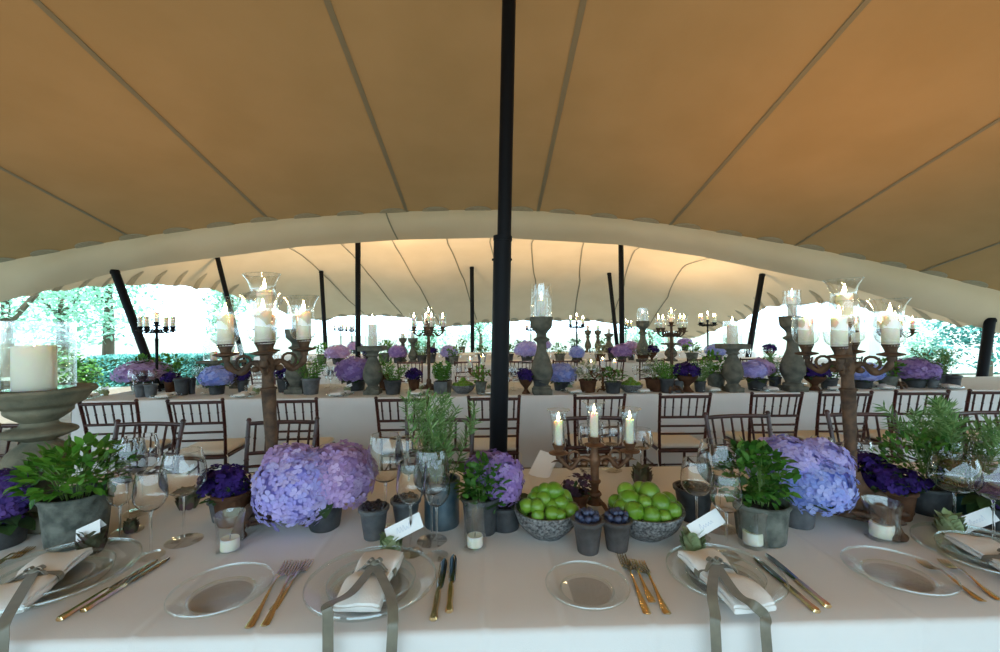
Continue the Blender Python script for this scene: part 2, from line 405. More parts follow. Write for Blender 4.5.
def fruit_heap(R, n, seed, fr, z0, dome):           # positions for fruit heaped in a bowl
    random.seed(seed); out = []; rings = []
    return out

# ---- artichoke, cards, cutlery
def artichoke(r=.03, m=ARTI):
    b = MB(); core = MB().ell((0, 0, r * .95), (r * .78, r * .78, r * .9), 14, 8)
    for lay in range(6):
        n = 9 - lay; z = r * (.25 + .27 * lay); rr = r * (.93, 1.0, .95, .82, .62, .36)[lay]
        for k in range(n):
            a = 2 * pi * (k + .5 * (lay % 2)) / n; d = V((cos(a), sin(a), 0))
            b.leaf(d * rr * .82 + V((0, 0, z - r * .35)), d * .35 + V((0, 0, 1)), d, r * 1.05, r * .78, 3, -.28 if lay > 3 else -.05, -.2)
    st = MB().tube([(0, 0, 0), (0, 0, r * .35)], r * .3, 10)
    return T('artichoke', None, [part('heart', core, m), part('bracts', b, m, ang=None), part('stem', st, STEMG)], h=2 * r, w=2 * r)
def scribble(w, h, seed):                            # a handwritten first name, too small to read
    rs = random.Random(seed); pts = []; x = -w / 2; b = MB()
    n = 5
    for i in range(n):
        x0 = -w / 2 + w * i / n; hh = h * (1.0 if i == 0 or rs.random() < .3 else .5)
        pts += [(x0, 0, 0), (x0 + w * .06, hh * .8, 0), (x0 + w * .1, hh, 0), (x0 + w * .13, hh * .3, 0), (x0 + w * .17, 0, 0)]
    return b.tube(bez(pts, 3), .0005, 4)
def place_card(w=.085, h=.036, seed=1, folded=False):
    b = MB().box((0, 0, h / 2), (w, .0007, h))
    if folded: b.add([(-w / 2, 0, h), (w / 2, 0, h), (w / 2, h * .55, h * .55), (-w / 2, h * .55, h * .55), (-w / 2, .0008, h), (w / 2, .0008, h), (w / 2, h * .55, h * .55 + .001), (-w / 2, h * .55, h * .55 + .001)], [(0, 1, 2, 3), (7, 6, 5, 4)])
    t = part('place_card', b, CARD, ang=None); t.kw.update(w=w, h=h)
    M = Matrix.Translation((0, -.0006, h * .36)) @ Matrix.Rotation(pi / 2, 4, 'X')
    s = scribble(w * .42, h * .32, seed); s.v = [tuple(M @ V(v)) for v in s.v]
    if not folded: t.kids.append(part('handwriting', s, INK))
    return t
def flatware(kind, L):                               # lies along +Y, handle end at y = 0
    hd = MB(); bl = MB()
    def slab(b, ys, ws, zs, th):
        n = len(ys); vs = []; fs = []
        for y, w, z in zip(ys, ws, zs):
            w /= 2; vs += [(-w, y, z + th * .3), (-w * .6, y, z + th), (w * .6, y, z + th), (w, y, z + th * .3), (w * .7, y, z), (-w * .7, y, z)]
        for i in range(n - 1):
            for k in range(6): fs.append((i * 6 + k, i * 6 + (k + 1) % 6, i * 6 + 6 + (k + 1) % 6, i * 6 + 6 + k))
        fs += [tuple(range(5, -1, -1)), tuple(range((n - 1) * 6, n * 6))]; b.add(vs, fs)
    if kind == 'knife':
        slab(hd, [0, .01 * L, .05 * L, .12 * L, .3 * L, .42 * L, .45 * L], [.012, .02, .021, .016, .018, .015, .011], [0] * 7, .009)
        slab(bl, [.45 * L, .5 * L, .7 * L, .9 * L, .97 * L, L], [.012, .019, .022, .021, .014, .003], [.003] * 6, .0025)
        bl.v = [(x + .002, y, z) for x, y, z in bl.v]
        return T('knife', None, [part('handle', hd, SILVER_WARM), part('blade', bl, BLADE)], L=L)
    if kind == 'fork':
        slab(hd, [0, .02 * L, .12 * L, .3 * L, .5 * L, .62 * L, .68 * L], [.012, .021, .019, .011, .007, .007, .012], [.002, .001, .001, .004, .010, .013, .011], .0035)
        slab(bl, [.67 * L, .72 * L, .76 * L], [.012, .026, .029], [.011, .006, .004], .003)
        for k in range(4):
            x = (k - 1.5) * .0078
            t = MB(); slab(t, [.755 * L, .85 * L, .95 * L, L], [.0048, .0042, .0038, .0015], [.004, .001, .003, .006], .0026)
            bl.add([(a + x, b_, c) for a, b_, c in t.v], t.f)
        return T('fork', None, [part('handle', hd, SILVER_WARM), part('tines', bl, SILVER_WARM)], L=L)
    slab(hd, [0, .02 * L, .12 * L, .3 * L, .5 * L, .66 * L, .72 * L], [.012, .02, .018, .010, .006, .006, .01], [.001, .001, .001, .004, .008, .009, .006], .0035)
    bl.grid(lambda u, v: (sin(pi * v) ** .6 * .02 * (u * 2 - 1), L * (.70 + .30 * v), .001 + .006 * (abs(u * 2 - 1) ** 2 * sin(pi * v) + abs(v * 2 - 1) ** 3)), 8, 8)
    n = len(bl.v); bl.add([(x, y, z + .0015) for x, y, z in bl.v], [f[::-1] for f in bl.f])
    return T('spoon', None, [part('handle', hd, SILVER_WARM), part('spoon_bowl', bl, SILVER)], L=L)
def plate(r, depth=.016, m=None):
    pr = [(0, 0), (r * .58, 0), (r * .62, .001), (r * .72, .006), (r * .97, depth), (r, depth + .001), (r * .995, depth + .004), (r * .96, depth + .0035), (r * .71, .0095), (r * .64, .005), (r * .6, .0035), (0, .0035)]
    rm = MB().lathe([(r * .985, depth - .002), (r * 1.004, depth), (r * 1.006, depth + .003), (r * .992, depth + .0055), (r * .978, depth + .003)] + [(r * .985, depth - .002)], 56); rm.lathe([(r * .60, .0036), (r * .625, .0042), (r * .65, .0062), (r * .64, .0048)], 56)
    t = part('plate', MB().lathe(pr, 56), m or PLATE, [part('rim', rm, RIMG)]); t.kw.update(w=2 * r, h=depth); return t
# ---- chiavari chair: local +Y is where the sitter faces
def chair_proto():
    def rod(b, a, c, r=.011, rings=(), n=8):
        a, c = V(a), V(c); pts = [a]; rs = [r]
        for t in rings: 
            for dt, q in ((-.012, 1), (-.006, 1.35), (.006, 1.35), (.012, 1)): pts.append(lerp(a, c, t + dt * .5 / max((c - a).length, .01))); rs.append(r * q)
        pts.append(c); rs.append(r); b.tube(pts, rs, n)
    kids = []
    yb, yf, w = -.19, .19, .185
    for sx in (-1, 1):
        b = MB(); x = sx * w
        pts = bez([(x * 1.03, yb - .04, 0), (x, yb, .43), (x * 1.04, yb - .025, .68), (x * 1.09, yb - .075, .905)], 6)
        b.tube(pts, [.0125] * len(pts), 8)
        for z in (.12, .28, .50, .60, .70, .80, .895):
            i = min(range(len(pts)), key=lambda q: abs(pts[q].z - z)); b.ell(pts[i], (.0165, .0165, .007), 8, 5)
        b.ell((x * 1.09, yb - .075, .908), (.015, .015, .012), 8, 5)
        kids.append(part('leg', b, WOOD))
        b = MB(); rod(b, (sx * .178, yf + .012, 0), (sx * .178, yf, .44), .0125, (.25, .55, .85)); kids.append(part('leg', b, WOOD))
    b = MB(); b.rbox((0, 0, .435), (.40, .42, .028), .012); kids.append(part('seat', b, WOOD))
    b = MB(); b.rbox((0, .005, .472), (.395, .405, .045), .022)
    for sx in (-1, 1): b.tube(bez([(sx * .18, -.18, .46), (sx * .215, -.21, .43), (sx * .21, -.215, .36), (sx * .2, -.22, .30)], 3), .004, 5)
    kids.append(part('cushion', b, CUSH))
    br = MB()
    def bx(z): return w * interp([.43, .68, .905], [1, 1.04, 1.09], z), yb + interp([.43, .55, .68, .905], [0, -.006, -.025, -.075], z)
    for z, r in ((.885, .0125), (.715, .011), (.64, .009), (.575, .009)):
        x, y = bx(z); br.tube(bez([(-x, y, z), (-x * .5, y - .012, z + .002), (0, y - .016, z + .003), (x * .5, y - .012, z + .002), (x, y, z)], 3), r, 8)
    for k in range(6):
        t = (k + .5) / 6 * 2 - 1; x1, y1 = bx(.885); x0, y0 = bx(.715)
        rod(br, (x0 * t * .96, y0 - .014 * (1 - t * t), .715), (x1 * t * .96, y1 - .014 * (1 - t * t), .885), .0072, (.5,), 6)
    kids.append(part('backrest', br, WOOD))
    st = MB()
    for z in (.13, .27):
        for sx in (-1, 1): rod(st, (sx * .185, yb - .02, z), (sx * .178, yf + .008, z), .009, (.5,), 6)
    rod(st, (-.178, yf + .008, .2), (.178, yf + .008, .2), .009, (.5,), 6); rod(st, (-.187, yb - .02, .2), (.187, yb - .02, .2), .009, (.5,), 6)
    kids.append(part('stretcher', st, WOOD))
    return T('dining_chair', None, kids, h=.9, w=.4)

# ---- candelabra.  returns the thing and the local seats of its candles
def candelabra(n_arm=4, R=.155, z_arm=.575, z_cup=.66, z_mid=.745, foot=.13, th=.022, gr=.052, gh=.155, m=RUST, tulip=True, feet=4, drop=.02, zb=.12):
    kids = []; seats = []
    b = MB()
    b.lathe(smooth_prof([(.0, zb * .45), (foot * .5, zb * .5), (foot * .42, zb * .75), (foot * .26, zb), (th * 1.5, zb * 1.25), (th * 1.15, zb * 1.5)], 3), 20)
    if feet == 4:
        M4 = Matrix.Rotation(pi / 4, 4, 'Z'); b.rbox((0, 0, zb * .47), (foot * 1.30, foot * 1.30, zb * .16), .008); b.rbox((0, 0, zb * .36), (foot * 1.42, foot * 1.42, zb * .10), .006)
        for q in range(4):
            for t in (-.5, 0, .5): b.ell(Matrix.Rotation(q * pi / 2, 3, 'Z') @ V((foot * .71, foot * t, zb * .42)), (foot * .06, foot * .15, zb * .09), 8, 5)
    kids.append(part('base', b, m))
    for k in range(feet):
        a = 2 * pi * (k + .5) / feet; d = V((cos(a), sin(a), 0)); f = MB()
        f.tube(bez([d * foot * .3 + V((0, 0, zb * .6)), d * foot * .62 + V((0, 0, zb * .72)), d * foot * .92 + V((0, 0, zb * .38)), d * foot + V((0, 0, zb * .12))], 4), [foot * .13] * 8 + [foot * .12, foot * .12, foot * .13, foot * .14, foot * .15], 8)
        f.ell(d * foot + V((0, 0, zb * .13)), (foot * .19, foot * .19, zb * .13), 10, 6); kids.append(part('foot', f, m))
    s = MB(); zs = z_arm - .09
    s.lathe(smooth_prof([(th * .75, zb * 1.35), (th * .85, zb * 2), (th * 1.15, zs - .004)], 4) + [(th * 1.32, zs), (th * 1.32, zs + .006), (th * .95, zs + .01), (th * .9, z_arm - .03), (th * 1.25, z_arm - .012), (th * 1.3, z_arm + .012), (th * .85, z_arm + .03), (th * .75, z_mid - .05), (th * .8, z_mid - .045)], 18)
    kids.append(part('stem', s, m))
    def cup(x, y, z):
        c = MB(); M = Matrix.Translation((x, y, z)); q = .024
        c.lathe([(0, -.06), (q * .5, -.06), (q * .55, -.045), (q * 1.7, -.038), (q * 1.75, -.034), (q * .7, -.028), (q * .78, -.02), (q * 1.15, 0), (q * 1.1, .002), (q * .9, -.002), (0, -.006)], 16, M)
        kids.append(part('candle_cup', c, m))
        g = MB()
        if tulip: out = smooth_prof([(q * .85, 0), (gr * .70, .018), (gr * .80, gh * .38), (gr * .70, gh * .66), (gr * .82, gh * .86), (gr * 1.06, gh)], 4)
        else: out = smooth_prof([(q * .8, 0), (gr * .62, .012), (gr * .68, gh * .35), (gr * .76, gh * .75), (gr * .90, gh * .93), (gr * 1.15, gh)], 4)
        inn = [(max(r - .002, .002), zz + (.002 if i < 2 else 0)) for i, (r, zz) in enumerate(out)][::-1]
        g.lathe(out + inn, 24, M); rr = out[-1][0] - .001; rm = MB().tube([(rr * cos(2 * pi * k / 24), rr * sin(2 * pi * k / 24), gh) for k in range(25)], .0016, 6, M=M); kids.append(part('glass_shade', g, GLASS, [part('rim', rm, RIMG)]))
        seats.append(V((x, y, z - .005)))
    for k in range(n_arm):
        a = 2 * pi * k / n_arm; d = V((cos(a), sin(a), 0)); ar = MB()
        zc = z_cup - .055
        pts = bez([d * th * .8 + V((0, 0, z_arm)), d * R * .38 + V((0, 0, z_arm + .012)), d * R * .66 + V((0, 0, z_arm - drop)), d * R * .93 + V((0, 0, z_arm + .002)), d * R + V((0, 0, zc))], 5)
        ar.tube(pts, [th * .5 + th * .12 * sin(i * .9) for i in range(len(pts))], 8)
        sc = [d * (R * .55 + .028 * cos(t) * (1 - t / 9)) + V((0, 0, z_arm + .018 + .026 * sin(t) * (1 - t / 9))) for t in [q * .55 for q in range(-2, 11)]]
        ar.tube(sc, [th * .26] * len(sc), 6)
        lf = d * R * .9 + V((0, 0, z_arm - .004)); ar.leaf(lf, d + V((0, 0, .5)), V((0, 0, 1)), .045, .03, 3, .5); ar.ell(d * R * .3 + V((0, 0, z_arm - .012)), (.016, .016, .012), 8, 6)
        kids.append(part('arm', ar, m)); cup(R * cos(a), R * sin(a), z_cup)
    cup(0, 0, z_mid)
    return T('candelabra', None, kids, h=z_mid + gh, w=2 * R), seats
ARMS = {4: ['right-hand cup', 'far-side cup', 'left-hand cup', 'near-side cup', 'central cup'], 2: ['right-hand cup', 'left-hand cup', 'central cup']}
def place_candelabra(proto, seats, px, py, hpx, rz, label, what, cand, z=.75, group=None, cgroup=None, wpx=None, lean=0):
    o = put(proto, px, py, hpx, wpx, label, 'candelabra', group, rz, z)
    if lean: o.rotation_euler = (Matrix.Rotation(lean, 3, 'Y') @ Matrix.Rotation(rz, 3, 'Z')).to_euler()
    sc = o.scale; M = Matrix.Translation(o.location) @ o.rotation_euler.to_matrix().to_4x4() @ Matrix.Diagonal((*sc, 1))
    nm = ARMS[len(seats) - 1]
    # name the arms by where they point as seen from the front
    for i, st in enumerate(seats):
        c = spawn(cand, M @ st, rnd(0, 6), tuple(sc), f'lit candle in the {nm[i]} of {what}', 'candle', cgroup)
    return o

# ---- stone pillar stands
def stone_pillar(h=.85, top=.12, belly=.115, m=STONE):
    b = MB(); b.rbox((0, 0, .03), (belly * 1.7, belly * 1.7, .06), .006)
    sh = MB().lathe(smooth_prof([(belly * .8, .06), (belly * .82, .085), (belly * .6, .10), (belly * .7, h * .16), (belly * .95, h * .24), (belly, h * .31), (belly * .8, h * .43), (belly * .5, h * .55), (belly * .42, h * .66)], 4) + [(belly * .46, h * .675), (belly * .74, h * .70), (belly * .74, h * .715), (belly * .46, h * .74), (belly * .44, h * .78)], 22)
    cp = MB().lathe(smooth_prof([(belly * .44, h * .775), (belly * .6, h * .81), (top * .9, h * .87), (top * .96, h * .93)], 4) + [(top, h * .95), (top, h), (top * .9, h), (0, h - .004)], 22)
    return T('stone_candle_stand', None, [part('plinth', b, m), part('shaft', sh, m), part('dish', cp, m)], h=h, w=2 * top)
def stone_baluster(h=.5, top=.125, belly=.10, m=STONE):
    b = MB(); b.rbox((0, 0, .025), (belly * 1.6, belly * 1.6, .05), .006)
    sh = MB().lathe(smooth_prof([(belly * .75, .05), (belly * .7, .07), (belly * .55, .09), (belly * .95, h * .32), (belly, h * .45), (belly * .8, h * .6), (belly * .45, h * .76)], 4) + [(belly * .5, h * .78), (belly * .7, h * .80), (belly * .55, h * .84), (belly * .8, h * .90)], 22)
    cp = MB().rbox((0, 0, h * .95), (top * 2, top * 2, h * .1), .008)
    return T('square_topped_stand', None, [part('plinth', b, m), part('shaft', sh, m), part('square_top', cp, m)], h=h, w=2 * top)
def birdbath(m=STONE2):                              # nominal height .485, bowl radius .16
    ped = MB(); ped.rbox((0, 0, .03), (.25, .25, .06), .012)
    st = MB().lathe(smooth_prof([(.105, .06), (.10, .085), (.06, .10), (.055, .115), (.085, .16), (.105, .21), (.10, .245), (.07, .275), (.05, .29)], 4) + smooth_prof([(.05, .292), (.085, .305), (.115, .318), (.105, .332), (.062, .345), (.055, .36)], 4), 28)
    bw = MB().lathe(smooth_prof([(.054, .358), (.075, .372), (.10, .392), (.105, .41), (.135, .425), (.15, .445)], 4) + [(.158, .455), (.172, .462), (.175, .47), (.17, .478), (.155, .478), (.14, .474), (0, .470)], 36)
    return T('stone_urn_stand', None, [part('plinth', ped, m), part('stem', st, m), part('dish', bw, m)], h=.478, w=.35)
def glass_cylinder(r=.07, h=.2):
    t = part('glass_cylinder', MB().lathe([(0, 0), (r * .98, 0), (r, .004), (r, h), (r - .0025, h), (r - .0025, .006), (0, .006)], 32), GLASS); t.kw.update(h=h, w=2 * r); return t

# ---- napkin and ribbons
def napkin_mesh(p0, p1, w, th, lift=.0, seed=0, flop=0):
    """a folded linen napkin lying from p0 (far end) to p1 (near end)"""
    rs = random.Random(seed); b = MB(); ax = (p1 - p0); L = ax.length; ax.normalize(); sd = ax.cross(V((0, 0, 1))).normalized()
    for lay, (wk, l0, l1, h0, h1) in enumerate(((1.0, 0, 1, 0, .55), (.97, .0, .985, .5, .95))):
        nu, nv = 10, 16; prof = []
        for i in range(nu * 2):
            a = 2 * pi * i / (nu * 2); x = cos(a); z = sin(a)
            prof.append((math.copysign(abs(x) ** .35, x) * w * .5 * wk, (math.copysign(abs(z) ** .55, z) * .5 + .5)))
        vs = []; fs = []; n = len(prof)
        for j in range(nv + 1):
            t = j / nv; c = lerp(p0, p1, lerp(l0, l1, t)); pinch = 1 - .10 * math.exp(-((t - .5) / .12) ** 2)
            puff = (.55 + .45 * sin(pi * min(max(t, .03), .97)) ** .5) * (1 - .35 * math.exp(-((t - .5) / .1) ** 2))
            ez = th * puff; end = 1 - .25 * (1 if j in (0, nv) else 0)
            for x, z in prof:
                q = z * (h1 - h0) + h0
                vs.append(c + sd * (x * pinch + .003 * sin(t * 9 + seed)) + V((0, 0, ez * q * end + lift + .004 * sin(x * 60 + t * 7 + seed) * (z > .5))))
        for j in range(nv):
            for i in range(n): fs.append((j * n + i, j * n + (i + 1) % n, (j + 1) * n + (i + 1) % n, (j + 1) * n + i))
        fs += [tuple(range(n - 1, -1, -1)), tuple(range(nv * n, nv * n + n))]; b.add(vs, fs)
    return b
def ribboned_napkin(p0, p1, w, th, tails, label, knot_t=.45, rw=.024, seed=1, zl=.0, rhalf=.0):
    o = bpy.data.objects.new('napkin', napkin_mesh(p0, p1, w, th, zl, seed).mesh('napkin', NAPK, 60)); COL.objects.link(o)
    o['label'] = label; o['category'] = 'napkin'; o['group'] = 'ribboned napkins at the near place settings'
    ax = (p1 - p0).normalized(); sd = ax.cross(V((0, 0, 1))).normalized(); c = lerp(p0, p1, knot_t); U = V((0, 0, 1))
    b = MB(); top = zl + th * .72; hw = w * .47
    loop = [c + sd * (hw * q) + U * z for q, z in ((-1.06, zl + .004), (-1.07, zl + th * .3), (-.98, zl + th * .6), (-.6, top), (0, top + .003), (.6, top), (.98, zl + th * .6), (1.07, zl + th * .3), (1.06, zl + .004))]
    b.strap(bez(loop, 3), ax, rw, .0016)
    r = part('ribbon', b, RIBBON, ang=60)
    k = MB(); kc = c + U * (top + .010)
    k.ell(kc, (.014, .012, .010), 10, 7, bump=.12)
    for sgn in (-1, 1):
        k.strap(bez([kc - U * .003, kc + sd * sgn * .016 + U * .004 + ax * .004, kc + sd * sgn * .032 - U * .006 + ax * .012, kc + sd * sgn * .040 - U * .012 + ax * .016], 4), ax + U * .35, rw * .8, .0014)
        k.strap(bez([kc + U * .006, kc + sd * sgn * .010 + U * .012 - ax * .006, kc + sd * sgn * .019 + U * .004 - ax * .004, kc - U * .002], 4), ax + U * .2, rw * .7, .0014)
    r.kids.append(part('bow', k, RIBBON, ang=60))
    ro = spawn(r, parent=o)
    for pts in tails:
        t = MB(); q = bez([kc] + [V(p) for p in pts], 5); n = len(q)
        wd = []
        for i in range(n):
            tg = (q[min(i + 1, n - 1)] - q[max(i - 1, 0)]).normalized(); h = V((1, .02, 0)); h = (h - tg * h.dot(tg)).normalized()
            wd.append(h)
        t.strap(q, wd, rw, .0014)
        spawn(part('ribbon_tail', t, RIBBON, ang=60), parent=ro)
    return o
# ------------------------------------------------------------------ the setting: lawn, garden, tent
def noise_z(x, y): return .03 * sin(x * 1.3 + y * .7) + .02 * sin(x * 2.9 - y * 1.9)
GRASS = mat('lawn', (.10, .17, .05), .9, col2=(.15, .22, .08), ns=6, bump=.6, bs=60, spec=.1)
GRAVEL = mat('pale_gravel', (.24, .26, .22), .95, col2=(.18, .21, .16), ns=14, bump=.5, bs=90, spec=.1)
FLOORM = mat('matting', (.16, .13, .10), .9, col2=(.20, .165, .12), ns=10, bump=.4, bs=80, spec=.1)
WALLM = mat('limewash', (.74, .76, .74), .9, col2=(.62, .66, .64), ns=2.5, bump=.3, bs=12, spec=.1)
TRUNK = mat('bark', (.10, .075, .05), .9, bump=.8, bs=30)
TREE_A = mat('pale_tree_leaves', (.2, .4, .26), .6, island=[(.22, .48, .36), (.38, .64, .48), (.55, .78, .64)], trans=.35)
TREE_B = mat('blue_green_leaves', (.1, .3, .26), .6, island=[(.05, .22, .20), (.10, .34, .30), (.18, .46, .40)], trans=.3)
struct('floor', MB().grid(lambda u, v: (lerp(-9.5, 9.5, u), lerp(-5, 18, v), 0), 4, 4), FLOORM)
struct('ground', MB().grid(lambda u, v: (lerp(-80, 80, u), lerp(-60, 100, v), -.03), 4, 4), GRAVEL)

# front canopy: parallel canvas strips falling towards the lacing seam at y = 6
YE = 6.0
EDGE = [Q(px, py, YE) for px, py in ((0, 262), (133, 237.5), (270, 219.5), (407, 211), (500, 209.5), (538, 210), (670, 224), (795, 245), (920, 271), (1000, 291))]
EX = [p.x for p in EDGE]; EZ = [p.z for p in EDGE]
def ze(x):
    s = 0
    for d, w in ((-.5, .2), (-.25, .2), (0, .2), (.25, .2), (.5, .2)): s += interp(EX, EZ, x + d) * w
    return max(s, 1.3)
def zc1(x, y):
    if y > 2.2: return ze(x) + .232 * (YE - y) + .02 * sin((x + 6) * 2.3) * sin((y - 6) * .5)
    t = 2.2 - y; return ze(x) + .232 * (YE - 2.2) + .10 * t - .035 * t * t 
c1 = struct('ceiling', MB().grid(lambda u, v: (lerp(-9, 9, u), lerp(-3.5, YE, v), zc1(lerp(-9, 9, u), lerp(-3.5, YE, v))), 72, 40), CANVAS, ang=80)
c1['label'] = 'front canopy of cream tent canvas overhead, warm light tinted into its colour'; 
for px, py in ((-20, 282), (133, 237), (270, 219), (407, 211), (538, 210), (670, 224), (795, 245), (920, 270)):
    x = Q(px, py, YE).x; b = MB()
    b.strap([(x, y, zc1(x, y) - .006) for y in [YE - .0 - .25 * k for k in range(34)]], (1, 0, 0), .045, .004)
    struct('seam', b, SEAM, c1)
k = 0; x = -8.2
while x < 8.3:                                       # webbing patches along the lacing
    b = MB(); z0 = ze(x); dz = ze(x + .1) - ze(x - .1)
    ring = [(x + .18 * cos(a), YE - .01 - .11 * max(sin(a), 0), 0) for a in [pi * q / 10 for q in range(11)]]
    top = [(a, c, zc1(a, c) - .008) for a, c, _ in ring]; n = len(top)
    b.add(top + [(a, c, z - .006) for a, c, z in top], [tuple(range(n - 1, -1, -1)), tuple(range(n, 2 * n))] + [(i, (i + 1) % n, n + (i + 1) % n, n + i) for i in range(n)])
    struct('webbing_patch', b, PATCH, c1); x += .575

# the gutter band that hangs between the two canopies
LOW = [Q(px, py, 6.2) for px, py in ((-60, 318), (0, 303), (60, 287), (112, 274), (150, 267), (300, 247.5), (400, 240.5), (500, 238.5), (620, 245.5), (700, 257), (850, 288), (985, 330), (1060, 352))]
LX = [p.x for p in LOW]; LZ = [p.z for p in LOW]
def zl(x): return max(min(interp(LX, LZ, x), ze(x) - .12), .9)
def band(u, v):
    x = lerp(-8.6, 8.6, u); a, c = ze(x), zl(x)
    wr = .020 * sin(x * 5 + v * 4) * sin(pi * v) * (1 if x < -3.5 else .35) + .008 * sin(x * 13 - v * 6) * sin(pi * v)
    return (x, YE + .2 * v - .10 * sin(pi * v) + wr, lerp(a, c, v) + .01)
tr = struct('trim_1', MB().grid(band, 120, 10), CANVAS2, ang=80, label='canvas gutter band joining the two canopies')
b = MB(); xs = Q(386, 225, YE).x; b.strap([V(band((xs + .12 * v + 8.6) / 17.2, v)) + V((0, -.012, 0)) for v in [q / 8 for q in range(9)]], (1, 0, 0), .02, .003); struct('seam', b, SEAM, tr)

# far canopy: a stretched sheet between its tied-down edges, lifted by poles
NEAR = [V((p.x, 6.2, zl(p.x) + .012)) for p in LOW if -7.3 < p.x < 7.1]
for p in NEAR: p.z += .75 * max(ze(p.x) - zl(p.x), 0)
NEAR[0] = Q(0, 303, 6.2); NEAR[-1] = Q(985, 330, 6.2); NEAR.insert(-1, V((lerp(NEAR[-1].x, NEAR[-2].x, .15), 6.2, zl(lerp(NEAR[-1].x, NEAR[-2].x, .15)) + .22)))
LEFT = [Q(*a) for a in ((0, 303, 6.2), (50, 293, 7.5), (110, 286, 9), (170, 286, 10.5), (215, 291, 12), (250, 302, 13.5), (290, 315, 15), (322, 322, 16.3))]
FAR = [Q(px, py, 16.3) for px, py in ((322, 322), (345, 316), (400, 317), (446, 328), (495, 322), (560, 321), (600, 322), (650, 330), (690, 340))]
RIGHT = [Q(*a) for a in ((985, 330, 6.2), (960, 327, 7), (900, 316, 8.2), (830, 304, 9.8), (770, 307, 11.5), (735, 324, 13.8), (690, 340, 16.3))]
def along(pts, t):
    ls = [0]
    for a, c in zip(pts, pts[1:]): ls.append(ls[-1] + (c - a).length)
    d = t * ls[-1]
    for i in range(len(pts) - 1):
        if d <= ls[i + 1] + 1e-9: return lerp(pts[i], pts[i + 1], (d - ls[i]) / (ls[i + 1] - ls[i]))
    return pts[-1]
PEAKS = [(Q(358, 250, 10).x, 10, .30), (Q(621, 252, 10).x, 10, .30), (Q(322, 286, 13.2).x, 13.2, .12), (Q(472, 287, 13.2).x, 13.2, .12), (Q(612, 290, 13.2).x, 13.2, .12), (Q(221, 268, 11).x, 11, .25), (Q(760, 287, 11).x, 11, .2)]
def canopy2(u, v):
    a, c, l, r = along(NEAR, u), along(FAR, u), along(LEFT, v), along(RIGHT, v)
    p = lerp(a, c, v) + lerp(l, r, u) - (NEAR[0] * (1 - u) * (1 - v) + NEAR[-1] * u * (1 - v) + FAR[0] * (1 - u) * v + FAR[-1] * u * v)
    env = max(sin(pi * u), 0) ** .5 * max(sin(pi * v), 0) ** .6
    p.z += .60 * env
    for x, y, h in PEAKS: p.z += h * math.exp(-((p.x - x) ** 2 + (p.y - y) ** 2) / (2 * 1.1 ** 2)) * min(1, env * 2)
    e = min(u, 1 - u, 1 - v)
    p.z += .004 * sin(p.x * 2.2 + p.y * 1.7) * min(1, e * 8)
    if e < .02:                                      # scalloped free edge
        q = p.y if min(u, 1 - u) <= 1 - v else p.x
        p.z += .05 * abs(sin(q * 3.6)) * (1 - e / .02)
    return p
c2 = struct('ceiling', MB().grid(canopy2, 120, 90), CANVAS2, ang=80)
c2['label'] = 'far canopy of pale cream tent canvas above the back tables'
for u in (.12, .22, .32, .42, .5, .58, .68, .78, .88):
    b = MB(); b.strap([canopy2(u + .05 * sin(pi * v) * (1 if u < .5 else -1) * abs(u - .5) * 2, v) - V((0, 0, .012)) for v in [.12 + .86 * q / 30 for q in range(31)]], (1, 0, 0), .035, .004)
    struct('seam', b, SEAM, c2)
def edge_patch(u, v, du, dv):
    b = MB(); r = .26; c0 = canopy2(u, v); pts = []
    for q in range(9):
        a = pi * q / 8
        pts.append(canopy2(min(max(u + (du[0] * cos(a) + du[1] * sin(a)), 0), 1), min(max(v + (dv[0] * cos(a) + dv[1] * sin(a)), 0), 1)) - V((0, 0, .012)))
    n = len(pts); b.add(pts + [p - V((0, 0, .006)) for p in pts], [tuple(range(n)), tuple(range(2 * n - 1, n - 1, -1))] + [(i, (i + 1) % n, n + (i + 1) % n, n + i) for i in range(n)])
    struct('webbing_patch', b, PATCH, c2)
for i in range(26):
    u = (i + .5) / 26; edge_patch(u, 1, (.011, 0), (0, -.016))
for i in range(17):
    v = (i + .5) / 17
    edge_patch(0, v, (0, .022), (.0075, 0)); edge_patch(1, v, (0, -.022), (-.0075, 0))
def zc2(x, y):                                       # height of the far canopy above a floor point
    best = None
    for i in range(61):
        for j in range(61):
            p = canopy2(i / 60, j / 60); d = (p.x - x) ** 2 + (p.y - y) ** 2
            if best is None or d < best[0]: best = (d, p.z)
    return best[1]

def pole(name, a, c, r, label, group=None, sleeve=None, foot=True):
    a, c = V(a), V(c); kids = []
    b = MB().tube([a, c], r, 14); 
    if sleeve:
        s = lerp(a, c, sleeve); sm = MB(); off = V((-.010, 0, 0)); sm.tube([a + off, s + off], r * 1.28, 14); sm.tube([s + off - (c - a).normalized() * .02, s + off + (c - a).normalized() * .012], r * 1.36, 14)
        sm.tube([lerp(a, s, .93) + V((-r * 1.7, 0, 0)), lerp(a, s, .93) + V((r * 1.2, 0, 0))], .008, 6)
        kids.append(part('sleeve', sm, BLACKP))
    f = MB().lathe([(0, 0), (r * 2.4, 0), (r * 2.4, .012), (r * 1.3, .02), (r * 1.2, .06), (0, .06)], 16, Matrix.Translation((a.x, a.y, 0))); kids.append(part('foot_plate', f, BLACKP))
    cp = MB().lathe([(0, -.03), (r * 1.08, -.03), (r * 1.12, 0), (r * .9, .03), (0, .035)], 14, Matrix.Translation(c)); kids.append(part('cap', cp, BLACKP))
    t = T(name, None, [part('tube', b, BLACKP)] + kids); o = spawn(t, (0, 0, 0), label=label, cat='pole', group=group)
    return o
pb = Q(499.8, 450, 2.9); pt = Q(509, 0, 2.9); d = (pt - pb) / (pt.z - pb.z)
